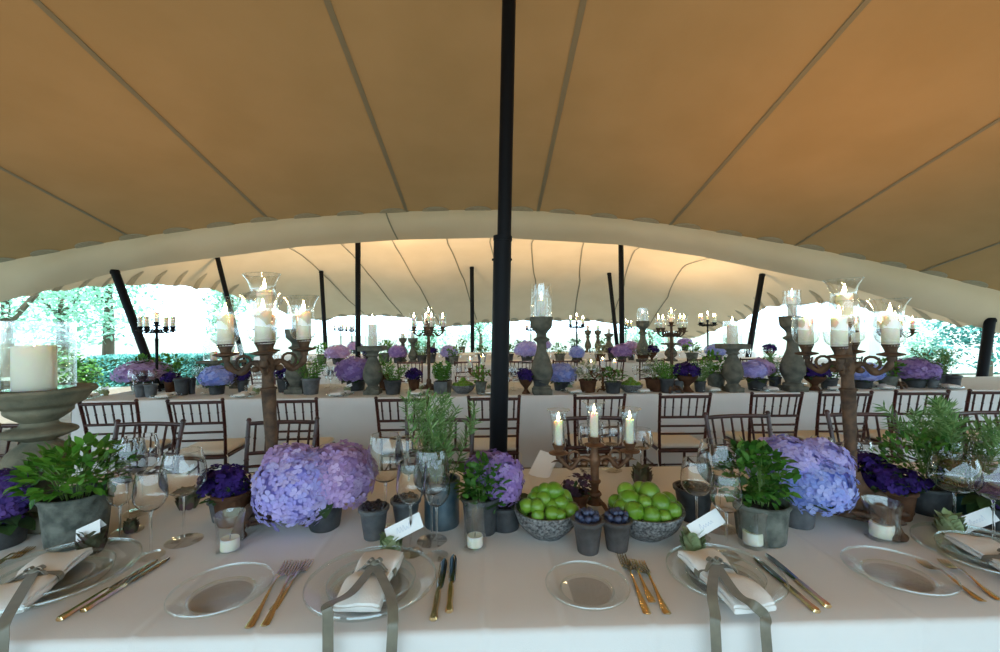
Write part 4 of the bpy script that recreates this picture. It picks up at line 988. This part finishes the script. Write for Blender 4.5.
ribboned_napkin(P(694, 556, NZ), P(756, 613, NZ), .108, .035, [[P(712, 592, .812)] + drop(715, 614, 717), [P(735, 592, .812), P(752, 604, .81)] + drop(765, 616, 768)], 'white napkin tied with an olive ribbon, on the charger right of the warm-tinted forks', .40, zl=0, seed=4)
ribboned_napkin(P(68, 557, NZ), P(-6, 618, NZ), .115, .035, [[P(14, 605, .812)] + drop(4, 624, 2)], 'white napkin tied with an olive ribbon at the left edge of the table', .52, zl=0, seed=5)
ribboned_napkin(P(965, 540, NZ), P(1062, 598, NZ), .11, .032, [], 'white napkin on the charger at the right edge, its ribbon half out of view', .52, zl=0, seed=6)
FORK, KNIFE, SPOON = flatware('fork', .26), flatware('knife', .26), flatware('spoon', .23)
def lay(t, x0, y0, x1, y1, label, cat, group, zo=.001):
    a, c = P(x0, y0), P(x1, y1); d = c - a; a.z += zo
    return spawn(t, a, atan2(d.y, d.x) - pi / 2, (1, d.length / t.kw['L'], 1), label, cat, group)
lay(FORK, 248, 630, 289, 563, 'warm-tinted silver fork beside the left side plate, outermost of three', 'fork', 'forks'); lay(FORK, 264, 628, 300, 563, 'warm-tinted silver fork left of the middle charger, innermost of three', 'fork', 'forks'); lay(FORK, 257, 600, 309, 566, 'small warm-tinted silver fork lying across between two forks left of the middle charger', 'fork', 'forks', .012) if False else lay(FORK, 272, 612, 310, 562, 'short warm-tinted silver fork nearest the middle charger', 'fork', 'forks')
lay(KNIFE, 433, 622, 444, 560, 'warm-tinted silver knife right of the middle charger, left of its pair', 'knife', 'knives'); lay(KNIFE, 449, 614, 453, 556, 'warm-tinted silver knife right of the middle charger, right of its pair', 'knife', 'knives')
lay(FORK, 648, 616, 621, 556, 'warm-tinted silver fork right of the middle side plate, outermost of three', 'fork', 'forks'); lay(FORK, 653, 604, 630, 562, 'short warm-tinted silver fork lying between two longer forks right of the middle side plate', 'fork', 'forks'); lay(FORK, 668, 616, 640, 563, 'warm-tinted silver fork next to the right charger', 'fork', 'forks')
lay(SPOON, 668, 597, 645, 563, 'small dark spoon against the right charger', 'spoon', None) if False else None
lay(KNIFE, 818, 614, 754, 559, 'warm-tinted silver knife right of the right charger, lower of its pair', 'knife', 'knives'); lay(KNIFE, 829, 609, 765, 555, 'warm-tinted silver knife right of the right charger, upper of its pair', 'knife', 'knives')
lay(KNIFE, 58, 622, 157, 561, 'warm-tinted silver knife beside the left charger, left of its pair', 'knife', 'knives'); lay(KNIFE, 82, 613, 169, 559, 'warm-tinted silver knife beside the left charger, right of its pair', 'knife', 'knives')
lay(FORK, 984, 603, 920, 562, 'fork right of the right side plate, outermost of its pair', 'fork', 'forks'); lay(FORK, 1001, 602, 942, 562, 'fork right of the right side plate, nearest the last charger', 'fork', 'forks')
lay(FORK, -32, 588, 24, 553, 'fork at the left edge of the table, lower of two tips', 'fork', 'forks'); lay(FORK, -28, 578, 32, 549, 'fork at the left edge of the table, upper of two tips', 'fork', 'forks')
b = MB().box((0, 0, .11), (.15, .002, .22)); b.box((.012, .012, .107), (.14, .002, .21))
p = P(537, 477); menu = spawn(part('menu_card', b, CARD, ang=None), p, label='white folded menu card leaning at the nearest table\'s far side, left of the limes', cat='menu card', rot=(radians(-48), radians(10), radians(-32))); menu.scale = (.62, .62, .62)

# wine glasses: pixel of the foot, pixel height, bowl width in pixels
def glass(px, py, hpx, wpx, lab, big=False, g=None):
    p = P(px, py); k = mpp(p); h = hpx * k; r = wpx * k / 2
    spawn(wine_glass(h, r, h * (.50 if big else .47), .78 if big else .82), p, rnd(0, 3), 1, lab, 'wine glass', g or 'wine glasses on the nearest table')
for a in ((437, 556, 93, 27, 'clear wine glass in front, right of the middle place card'), (411, 553, 91, 28, 'clear wine glass just right of the middle place card, dark crumbs showing through'), (432, 541, 92, 36, 'big clear wine glass in front of the zinc rosemary tin', True), (386, 530, 95, 36, 'big clear wine glass behind the left small zinc pot', True), (409, 516, 78, 27, 'clear wine glass behind the middle place card, partly hidden'),
          (727, 556, 82, 30, 'clear wine glass in front, right of the right place card'), (697, 537, 77, 30, 'clear wine glass above the right place card'), (719, 528, 86, 40, 'big clear wine glass in front of the parsley', True),
          (151, 556, 84, 29, 'clear wine glass in front, behind the left knife blades'), (184, 541, 90, 40, 'big clear wine glass with the artichoke showing through', True), (128, 531, 90, 32, 'clear wine glass right of the basil pot'), (140, 512, 76, 34, 'big clear wine glass behind the left group', True), (120, 541, 66, 22, 'slim clear wine glass closest to the basil pot'),
          (955, 530, 74, 41, 'big round wine glass above the far right artichoke', True), (944, 508, 68, 30, 'clear wine glass in front of the dark round pot'), (994, 540, 80, 40, 'big round wine glass at the right edge', True), (990, 514, 76, 32, 'clear wine glass at the right edge behind the big round one'),
          (612, 470, 47, 24, 'clear wine glass right of the middle small candle', True), (588, 472, 47, 20, 'clear wine glass behind the small bronze stem'), (641, 474, 45, 24, 'clear wine glass right of the right small candle'), (822, 486, 48, 22, 'clear wine glass left of the right candelabrum stem'), (858, 486, 46, 26, 'clear wine glass right of the right candelabrum stem')):
    glass(*a)
TVOT = T('votive_glass', None, [part('tumbler', tumbler(.03, .09), GLASS)])
# votive glasses with low candles
VOT, VC = tumbler(.036, .125), candle(.024, .03, False)
def votive(px, py, hpx, wpx, lab, jar=False, rz=0):
    p = P(px, py); k = mpp(p); s = wpx * k / .077
    t = T('votive_glass', None, [part('tumbler', tumbler(.036, .125, *((.92, .86) if jar else (1.08, .93))), GLASS)])
    spawn(t, p, rz, (s, s, hpx * k / .125), 'clear votive glass ' + lab, 'votive glass')
    spawn(VC, p + V((0, 0, .0075 * hpx * k / .125 + .001)), rz, s, 'low white candle inside the votive glass ' + lab, 'candle')
votive(230, 551, 38, 28, 'left of the dark carved candelabrum foot')
votive(475, 548, 44, 26, 'shaped like a jar, before the leafy pot', True)
votive(753, 545, 37, 30, 'in front of the mossy parsley pot')
votive(882, 538, 37, 33, 'in front of the right candelabrum feet')
# ------------------------------------------------------------------ the second table
random.seed(33)
def hyd_proto(m, n=150, potm=ZINCD, sq=.85, two=False):
    kids = [pot(.062, .052, .09, potm, 18), soil(.054, .076)]
    if two: kids += [mophead((-.05, 0, .17), (.085, .085, .075), n, .019, m[0], low=-.7), mophead((.06, .01, .18), (.085, .085, .075), n, .019, m[1], low=-.7)]
    else: kids.append(mophead((0, 0, .165), (.13, .13, .13 * sq), n, .0205, m, low=-.65))
    lf = MB()
    for i in range(8): a = i * .8; lf.leaf((cos(a) * .03, sin(a) * .03, .09), (cos(a), sin(a), .2), (0, 0, 1), .085, .055, 3, .4)
    kids.append(part('leaves', lf, LEAFD, ang=None))
    return T('potted_hydrangea', None, kids, h=.165 + .13 * sq, w=.26)
HB, HM, HK, HP = hyd_proto(HYD_B), hyd_proto(HYD_M), hyd_proto(HYD_K), hyd_proto(HYD_P); H2 = hyd_proto((HYD_B, HYD_M), two=True)
def herb_proto(m, kind, potm, n=90, hp=.11, rt=.062, rb=.048, hh=.13):
    kids = [pot(rt, rb, hp, potm, 18), soil(rt - .006, hp * .85)]
    if kind == 'bush': kids += bush(n, (0, 0, hp + hh * .42), (rt * 1.6, rt * 1.5, hh * .55), .04, .026, m, stems=6, seg=2, base=(0, 0, hp * .85))
    else: kids += sprigs(n, (0, 0, hp * .85), rt * .8, hh, rt * 1.5, m, L=.03, W=.007, step=.02)
    return T('potted_herb', None, kids, h=hp + hh, w=rt * 3.1)
GRS = herb_proto(LEAFB, 'sprig', ZINC, 22, hh=.16); GRD = herb_proto(LEAFB, 'sprig', ZINCD, 22, hh=.14); BSH = herb_proto(LEAFG, 'bush', ZINCD, 110); BSB = herb_proto(LEAFB, 'bush', MOSS, 110); SIL = herb_proto(LEAFS, 'bush', TERRA, 110, hh=.16); RSM = herb_proto(LEAFR, 'sprig', ZINCD, 22, hh=.22)
TRS = herb_proto(LEAFB, 'bush', TERRA, 100)
sqp = MB(); sqp.box((0, 0, .055), (.11, .09, .11), taper=1.12)
SQH = T('potted_herb', None, [part('pot', sqp, ZINC), part('soil', MB().box((0, 0, .112), (.112, .09, .004)), SOIL)] + sprigs(22, (0, 0, .11), .045, .17, .03, LEAFB, L=.03, W=.009, step=.016), h=.29, w=.13)
def vio_proto(kind, n=60):
    rt = .052
    if kind == 'urn': kids = [part('pot', MB().lathe(smooth_prof([(0, 0), (rt * .62, .004), (rt * .5, .015), (rt * .28, .035), (rt * .34, .05), (rt * .8, .08), (rt * 1.0, .105)], 3) + [(rt * 1.05, .11), (rt * .9, .112), (rt * .85, .1), (0, .098)], 18), TERRA)]
    else: kids = [pot(rt, rt * .74, .105, TERRA if kind == 'clay' else ZINCD, 18)]
    kids += [soil(rt * .86, .096), flower_clump(n, (0, 0, .145), (.075, .072, .05), .022, VIOLA)] + bush(30, (0, 0, .12), (.07, .07, .03), .035, .022, LEAFD, stems=4, seg=2, base=(0, 0, .09))
    return T('potted_violets', None, kids, h=.195, w=.15)
VU, VC_, VZ = vio_proto('urn'), vio_proto('clay'), vio_proto('zinc')
EPT = T('zinc_pot', None, [pot(.05, .038, .09, ZINC, 18), soil(.044, .078)], h=.09, w=.105); EPD = T('zinc_pot', None, [pot(.05, .040, .09, ZINCD, 18), soil(.044, .078)], h=.09, w=.105)
GA, GB = wine_glass(.25, .042, .12), wine_glass(.23, .034, .11)
H, PL, CD = 'hydrangea', 'herb pot', 'candle stand'
for t, px, py, hp, wp, cat, lab in (
    (HM, 130, 390, 29, 48, H, 'wide dusky purple hydrangea on the second table, above the left end chair'),
    (HK, 217, 394, 28, 31, H, 'dark blue hydrangea on the second table, left of the tall left candelabrum'),
    (HP, 356, 390, 33, 40, H, 'rich purple hydrangea on the second table, left of the narrow stone baluster'),
    (HK, 561, 390, 27, 31, H, 'blue-lilac hydrangea on the second table, right of the tall stone pillar in the middle'),
    (H2, 757, 390, 33, 38, H, 'lilac-purple hydrangea on the second table, right of the square-topped baluster'),
    (HK, 863, 388, 26, 35, H, 'pale blue hydrangea on the second table, right of the right candelabrum stem'),
    (HP, 914, 387, 29, 42, H, 'broad mauve-purple hydrangea on the second table, left of the rosemary by the right end'),
    (BSH, 84, 390, 34, 26, PL, 'green bush in a dark pot on the left end of the second table'),
    (BSB, 170, 389, 34, 27, PL, 'bright green herb on the second table, behind the violets near the small candelabrum'),
    (GRS, 311, 394, 40, 27, PL, 'grassy herb in a light zinc pot on the second table, above the third chair'),
    (GRD, 393, 394, 33, 27, PL, 'spiky green herb in a dark tapered pot, right of the narrow stone baluster'),
    (TRS, 384, 390, 34, 17, PL, 'green herb in a brown pot, half behind the spiky green one'),
    (SQH, 443, 393, 32, 18, PL, 'upright green herb in a square zinc box on the second table'),
    (BSB, 481, 394, 27, 18, PL, 'small green herb in a zinc pot just left of the main black pole'),
    (SIL, 588, 392, 31, 27, PL, 'silvery green herb in brown pots, right of the blue-lilac hydrangea'),
    (BSH, 613, 393, 25, 26, PL, 'dark green herb in a grey pot, left of the small bowl of limes'),
    (SIL, 655, 391, 32, 30, PL, 'loose silvery herb on the second table, right of the small bowl of limes'),
    (GRD, 667, 393, 33, 22, PL, 'dark wispy herb in a zinc pot at the foot of the tall middle-right candelabrum'),
    (RSM, 700, 393, 34, 18, PL, 'thin green herb in a dark pot, right of the violets on the second table'),
    (BSB, 716, 389, 36, 28, PL, 'soft green herb left of the square-topped baluster'),
    (RSM, 775, 389, 38, 18, PL, 'upright leafy herb left of the tall right stone pillar'),
    (BSH, 829, 390, 26, 24, PL, 'low green herb in a dark pot, left of the right candelabrum stem'),
    (BSB, 888, 388, 28, 26, PL, 'low green herb in a round dark pot, right of the pale blue hydrangea'),
    (RSM, 937, 387, 40, 30, PL, 'dark rosemary in a pot on the second table, near its right end'),
    (VC_, 171, 392, 20, 17, 'violets', 'small violets in a terracotta pot on the second table, beside the small dark candelabrum'),
    (VZ, 243, 392, 22, 16, 'violets', 'dark violets on the second table, half behind the left candelabrum arm'),
    (VZ, 284, 392, 26, 20, 'violets', 'hanging dark violets just right of the left candelabrum stem'),
    (VC_, 414, 392, 24, 17, 'violets', 'square clump of deep violet flowers in a clay pot, left of the tall candelabrum'),
    (VU, 526, 394, 26, 20, 'violets', 'deep violet flowers in a small brown urn, left of the tall middle stone pillar'),
    (VU, 687, 393, 30, 30, 'violets', 'wide clump of violets in a brown footed bowl, right of the tall middle-right candelabrum'),
    (VU, 815, 391, 26, 29, 'violets', 'violets in a footed urn, left of the right candelabrum stem on the second table'),
    (EPT, 141, 397, 13, 12, 'pot', 'tiny zinc pot on the second table under the dusky hydrangea, left of two'),
    (EPT, 151, 397, 13, 12, 'pot', 'tiny zinc pot on the second table under the dusky hydrangea, right of two'),
    (EPD, 94, 391, 17, 12, 'pot', 'tall dark pot at the left end of the second table'),
    (EPD, 182, 395, 17, 14, 'pot', 'plain grey pot right of the small terracotta violets'),
    (EPD, 192, 394, 16, 7, 'pot', 'slim brownish pot right of the plain grey one on the second table'),
    (EPD, 541, 395, 16, 17, 'pot', 'dark zinc pot in front of the tall stone pillar in the middle'),
    (EPT, 679, 394, 12, 10, 'pot', 'small zinc pot at the foot of the violets bowl'),
    (EPT, 933, 388, 14, 11, 'pot', 'small silvery pot left of the right-end rosemary'),
    (EPD, 952, 388, 13, 15, 'pot', 'low dark zinc bowl pot by itself near the right end of the second table')):
    put(t, px, py, hp, wp, lab, cat, rz=rnd(0, 6))
# stone stands on the second table
SPI, SBA = stone_pillar(), stone_baluster()
LOWC = candle(.04, .10, True, 1.2)
def stand(t, px, py, h, w, lab, gw, gh, cr, chh, what, z=.75, lit=True, glass_=True, low=True):
    o = put(t, px, py, h, w, lab, CD, z=z); k = mpp(o.location); zt = o.location.z + t.kw['h'] * o.scale.z - .002
    c = o.location.copy(); c.z = zt
    spawn(CL1 if lit else CL0, c, 0, (cr * k / .04, cr * k / .04, chh * k / .12), 'ivory candle burning on ' + what, 'candle')
    if glass_: spawn(GCY, c, 0, (gw * k / .14, gw * k / .14, gh * k / .2), 'clear glass cylinder around the candle on ' + what, 'glass cylinder')
CL1, CL0, GCY = candle(.04, .12, True, 1.5), candle(.04, .12, False), glass_cylinder(.07, .2)
stand(SPI, 542, 394, 77, 23, 'tall weathered stone pillar in the middle of the second table', 21, 33, 4, 17, 'the tall middle stone pillar')
stand(SPI, 793, 392, 76, 24, 'tall weathered stone pillar at the right on the second table', 16, 26, 4, 19, 'the tall right stone pillar')
stand(SPI, 297, 393, 64, 22, 'grey stone pillar behind the arms of the left candelabrum', 16, 24, 4, 14, 'the pillar behind the left candelabrum')
stand(SBA, 373, 394, 48, 24, 'narrow stone baluster with a flat square top, left of the middle', 15, 27, 4.2, 22, 'the narrow left baluster')
stand(SBA, 733, 392, 48, 24, 'stone baluster with a flat square top, right of the middle', 17, 23, 5, 19, 'the square-topped right baluster')
stand(SBA, 214, 386.5, 26, 22, 'short dark stone stand on the second table, left of the tall left candelabrum', 18, 24, 3, 9, 'the short dark stand at left')
stand(SBA, 236, 388, 28, 14, 'small grey stone finial stand beside the dark blue hydrangea', 12, 16, 3, 8, 'the small finial stand')
# candelabra on the second table
C2 = candle(.018, .10, True, 1.4)
TALL, TSEAT = candelabra(R=.150, foot=.10, zb=.09, th=.017, gr=.044, gh=.135, z_arm=.60, z_cup=.67, z_mid=.73)
THIN, HSEAT = candelabra(R=.150, foot=.09, zb=.08, th=.013, gr=.030, gh=.10, z_arm=.60, z_cup=.645, z_mid=.69, m=BLACKP)
place_candelabra(TALL, TSEAT, 429, 392, 84, .35, 'tall rusted candelabrum on the second table, left of the main black pole', 'the tall candelabrum left of the main pole', C2)
place_candelabra(TALL, TSEAT, 672, 393, 84, .2, 'tall rusted candelabrum on the second table, right of the small lime bowl', 'the tall candelabrum right of the small lime bowl', C2)
place_candelabra(THIN, HSEAT, 157, 391, 79, .1, 'thin black candelabrum standing against the bright left opening', 'the thin black candelabrum at left', C2)
place_candelabra(TALL, TSEAT, 896, 388, 76, .5, 'dark candelabrum mostly hidden behind the right candelabrum, one arm out at right', 'the dark hidden candelabrum at right', C2)
place_candelabra(SML, SSEAT, 603, 392, 36, .1, 'small three-cup candelabrum on the second table, behind the silvery herb', 'the small second-table candelabrum right of the pillar', CAND_T)
place_candelabra(SML, SSEAT, 483, 391, 38, .1, 'small three-cup candelabrum on the second table, left of the main black pole', 'the small second-table candelabrum by the main pole', CAND_T)
# lime bowls on the second table
def small_limes(px, py, w, lab, ll, grp):
    p = P(px, py); k = mpp(p); R = w * k / 2; spawn(SBOWL, p, 0, R / .12, lab, 'bowl')
    for q, n, z in ((.62, 8, .075), (.28, 4, .095), (0, 1, .125)):
        for i in range(n):
            a = 2 * pi * i / n + z * 9; s = R / .12
            spawn(LM, p + V((q * R * cos(a), q * R * sin(a), z * s)), 0, s * .95, ll, 'lime', grp, rot=(rnd(-1, 1), rnd(-1, 1), rnd(0, 6)))
SBOWL = bowl_mesh(.12, .08)
small_limes(463, 393, 25, 'small speckled bowl of limes on the second table, left of the main pole', 'lime in the small second-table bowl left of the main pole', 'limes in the second-table bowl left of the pole')
small_limes(631, 392, 24, 'small speckled bowl of limes on the second table, right of the small candelabrum', 'lime in the small second-table bowl right of the main pole', 'limes in the second-table bowl right of the pole')
# place settings of the second table: artichoke, card, napkin, plate, and glasses
b = napkin_mesh(V((0, .11, .02)), V((0, -.11, .02)), .12, .035, 0, 3); NAP2 = part('napkin', b, NAPK, ang=60)
r2 = MB(); r2.strap(bez([V((x, 0, z)) for x, z in ((-.06, .022), (-.063, .034), (-.03, .043), (.03, .043), (.063, .034), (.06, .022))], 3), (0, 1, 0), .022, .002); NAP2.kids.append(part('ribbon', r2, RIBBON))
PC2 = place_card(.085, .038, 9)
where = ('at the left end', 'by the terracotta violets', 'under the tall left candelabrum', 'by the narrow left baluster', 'by the clay violets', 'right at the main pole', 'by the blue-lilac hydrangea', 'by the small lime bowl', 'left of the square-topped baluster', 'at the tall right pillar', 'right of the right candelabrum stem', 'at the mauve-purple hydrangea', 'near the right end')
for i, (px, cy) in enumerate(((102, 393), (175, 391), (248, 391), (340, 392), (418, 392), (490, 392), (577, 389), (648, 388), (716, 387), (779, 386), (849, 383), (910, 382), (984, 383))):
    p = P(px, 396 - (px > 700) * 2.5); p.y = Y2A + .13
    spawn(NAP2, p, rnd(-.25, .25), 1, 'ribboned white napkin on the second table ' + where[i], 'napkin'); spawn(PLS, p, 0, 1.4, 'clear glass plate on the second table ' + where[i], 'plate')
    a = p + V((0, .23, 0)); spawn(AR, a, i, 1.05, 'little artichoke on the second table ' + where[i], 'artichoke')
    spawn(PC2, a + V((.02, -.02, .06)), 0, 1, 'white place card on the second table ' + where[i], 'place card', rot=(radians(-30), radians(-22), 0))
    for j, (dx, dy, g) in enumerate(((.20, .30, GA), (.29, .24, GB), (.26, .42, GA), (-.24, .40, GB), (.36, .36, GA), (.14, .48, GB))):
        q = a + V((dx + rnd(-.03, .03), dy - .2 + rnd(-.03, .03), 0))
        if q.x < TABLES[0][2] + .06 or q.x > 7.1: continue
        spawn(g, q, 0, rnd(.95, 1.08), 'wine glass on the second table ' + where[i], 'wine glass', 'wine glasses on the second table ' + where[i])
    v = a + V((-.12, .05, 0)); 
    if i % 2 == 0: spawn(TVOT, v, 0, 1, 'little votive glass on the second table ' + where[i], 'votive glass')
for px in (196, 206, 255, 326, 336, 346, 436, 862): 
    for j in range(2):
        p = on_table(P(px + 4 * j, 388 - j)); spawn((GA, GB)[j], p, 0, 1.05, 'clustered wine glass on the second table ' + {196: 'by the short dark stand', 206: 'at the dark blue hydrangea', 255: 'behind the left candelabrum', 326: 'right of the zinc pot of grass', 336: 'between the grass pot and purple hydrangea', 346: 'left of the rich purple hydrangea', 436: 'at the foot of the tall candelabrum', 862: 'at the pale blue hydrangea'}[px], 'wine glass', f'clustered wine glasses {px}' if False else 'wine glasses clustered ' + {196: 'by the short dark stand', 206: 'at the dark blue hydrangea', 255: 'behind the left candelabrum', 326: 'right of the grass pot', 336: 'between grass pot and hydrangea', 346: 'left of the rich purple hydrangea', 436: 'under the tall candelabrum', 862: 'at the pale blue hydrangea'}[px])

# ------------------------------------------------------------------ the third and the farthest table
random.seed(44)
for t, px, py, hp, wp, cat, lab in (
    (HM, 338, 364, 19, 24, H, 'blue-mauve hydrangea on the third table, left of the left tall pole'), (HP, 398, 363, 18, 19, H, 'pink-purple hydrangea on the third table, left of two small stone stands'),
    (HB, 449, 362, 17, 18, H, 'lilac hydrangea on the third table, right of the tall candelabrum stem'), (HB, 527, 363, 22, 24, H, 'lilac hydrangea on the third table, left of the tall middle pillar'),
    (HK, 577, 363, 17, 15, H, 'deep blue hydrangea on the third table, under a far candelabrum'), (HP, 622, 362, 18, 20, H, 'pink-purple hydrangea on the third table at the right tall pole'), (HM, 631, 360, 19, 16, H, 'pale mauve hydrangea on the third table, right of the right tall pole'),
    (HK, 717, 360, 16, 23, H, 'violet-blue hydrangea on the third table, left of the square-topped baluster'),
    (BSB, 385, 363, 22, 15, PL, 'green herb on the third table, right of the narrow baluster'), (RSM, 422, 363, 24, 16, PL, 'rosemary on the third table, left of the tall candelabrum stem'), (BSB, 454, 364, 17, 15, PL, 'yellow-green herb in brown pot on the third table'), (BSH, 508, 362, 18, 18, PL, 'low green herb on the third table, right of the main pole'), (BSB, 560, 362, 18, 16, PL, 'green herb on the third table, right of the tall middle pillar'), (SIL, 643, 362, 18, 18, PL, 'silvery herb on the third table, behind a chair'), (BSB, 692, 361, 18, 18, PL, 'green herb on the third table beneath the slender candelabrum'), (SIL, 600, 361, 17, 16, PL, 'grey-green herb on the third table, behind three small candles'), (BSB, 322, 364, 20, 15, PL, 'green herb on the third table, left of the blue-mauve hydrangea'), (BSH, 482, 362, 17, 14, PL, 'green herb on the third table, left of the main pole'),
    (VZ, 432, 363, 16, 12, 'violets', 'dark violets on the third table beside the tall candelabrum stem'), (VU, 652, 362, 17, 14, 'violets', 'dark violets in an urn on the third table, right of the lime bowl'), (VZ, 367, 362, 14, 11, 'violets', 'dark violets on the third table, left of the narrow baluster'), (VZ, 612, 361, 14, 12, 'violets', 'dark violets on the third table near the leaning pole'), (VU, 268, 364, 17, 13, 'violets', 'dark violets on the left end of the third table'), (VU, 770, 360, 16, 13, 'violets', 'dark violets on the third table near the right openings')):
    put(t, px, py, hp, wp, lab, cat, rz=rnd(0, 6))
for px, py, h, w, lab, wh in ((403, 362, 24, 8, 'small stone pillar on the third table, left of a pair', 'the left small pillar of the third-table pair'), (413, 363, 25, 10, 'small stone pillar on the third table, right of a pair', 'the right small pillar of the third-table pair'), (643, 362, 41, 13, 'tall stone pillar on the third table, left of the tall right candelabrum', 'the tall third-table pillar')):
    stand(SPI, px, py, h, w, lab, w * .85, w * 1.0, 1.8, w * .6, wh)
stand(SBA, 671, 361, 18, 15, 'squat stone stand on the third table behind the tall right candelabrum', 11, 12, 3, 9, 'the squat third-table stand')
CF = candle(.018, .10, True, 1.6)
def farc(px, py, h, lab, wh): place_candelabra(THIN, HSEAT, px, py, h, rnd(0, 1), lab, wh, CF)
farc(577, 362, 46, 'slender dark candelabrum on the third table, right of the tall middle pillar', 'the slender third-table candelabrum by the pillar')
farc(708, 360, 46, 'slender candelabrum on the third table, left of the square-topped baluster', 'the slender third-table candelabrum by the baluster')
for i, px in enumerate(range(258, 790, 22)):
    p = P(px + rnd(-4, 4), 361.5 - (px > 600)); w_ = f'between the {("left end and the pole" if px < 360 else "left pole and main pole" if px < 500 else "main pole and right pole" if px < 620 else "right pole and right opening")}'
    p = on_table(p)
    for j in range(2): spawn((GA, GB)[j], p + V((.1 * j, -.05 * j, 0)), 0, 1.05, 'tiny wine glass on the third table ' + w_, 'wine glass', 'wine glasses on the third table ' + w_)
for t, px, py, hp, wp, cat, lab in ((HM, 355, 353, 12, 14, H, 'small far hydrangea on the farthest table by the left tall pole'), (HB, 545, 352, 12, 13, H, 'small far hydrangea on the farthest table behind the middle pillar'), (HP, 685, 350, 12, 14, H, 'small far hydrangea on the farthest table right of the right pole'), (BSB, 300, 353, 13, 11, PL, 'tiny far herb on the farthest table at left'), (RSM, 390, 353, 14, 10, PL, 'tiny far herb on the farthest table left of centre'), (BSB, 462, 352, 13, 11, PL, 'tiny far herb on the farthest table near the short pole'), (BSH, 520, 352, 12, 11, PL, 'tiny far herb on the farthest table right of the main pole'), (RSM, 640, 351, 14, 11, PL, 'tiny far herb on the farthest table near the right pole'), (BSB, 730, 350, 13, 11, PL, 'tiny far herb on the farthest table at right'), (BSB, 415, 352, 12, 12, PL, 'tiny far herb on the farthest table behind two stone pillars'), (BSH, 575, 351, 13, 12, PL, 'tiny far herb on the farthest table under the slender candelabrum'), (BSB, 605, 351, 13, 12, PL, 'tiny far herb on the farthest table between three stone stands')):
    put(t, px, py, hp, wp, lab, cat, rz=rnd(0, 6))
for px, h, lab, wh in ((588, 22, 'far stone stand on the farthest table, leftmost of three', 'the leftmost of three far stands'), (598, 22, 'far stone stand on the farthest table, middle of three', 'the middle of three far stands'), (609, 19, 'far stone stand on the farthest table, rightmost of three', 'the rightmost of three far stands')):
    stand(SPI, px, 352.5 - .1, h, 7 if px < 605 else 9, lab, 6, 8, 1.4, 5, wh)
farc(341, 353, 30, 'far dark candelabrum on the farthest table, left of the left tall pole', 'the far candelabrum left of the left pole')
farc(352, 353, 29, 'far dark candelabrum on the farthest table, close against the left tall pole', 'the far candelabrum against the left pole')
farc(531, 352, 29, 'far dark candelabrum on the farthest table, left of the middle stone pillar', 'the far candelabrum by the middle pillar')
farc(626, 351, 30, 'far candelabrum on the farthest table, just right of the right tall pole', 'the far candelabrum by the right pole')
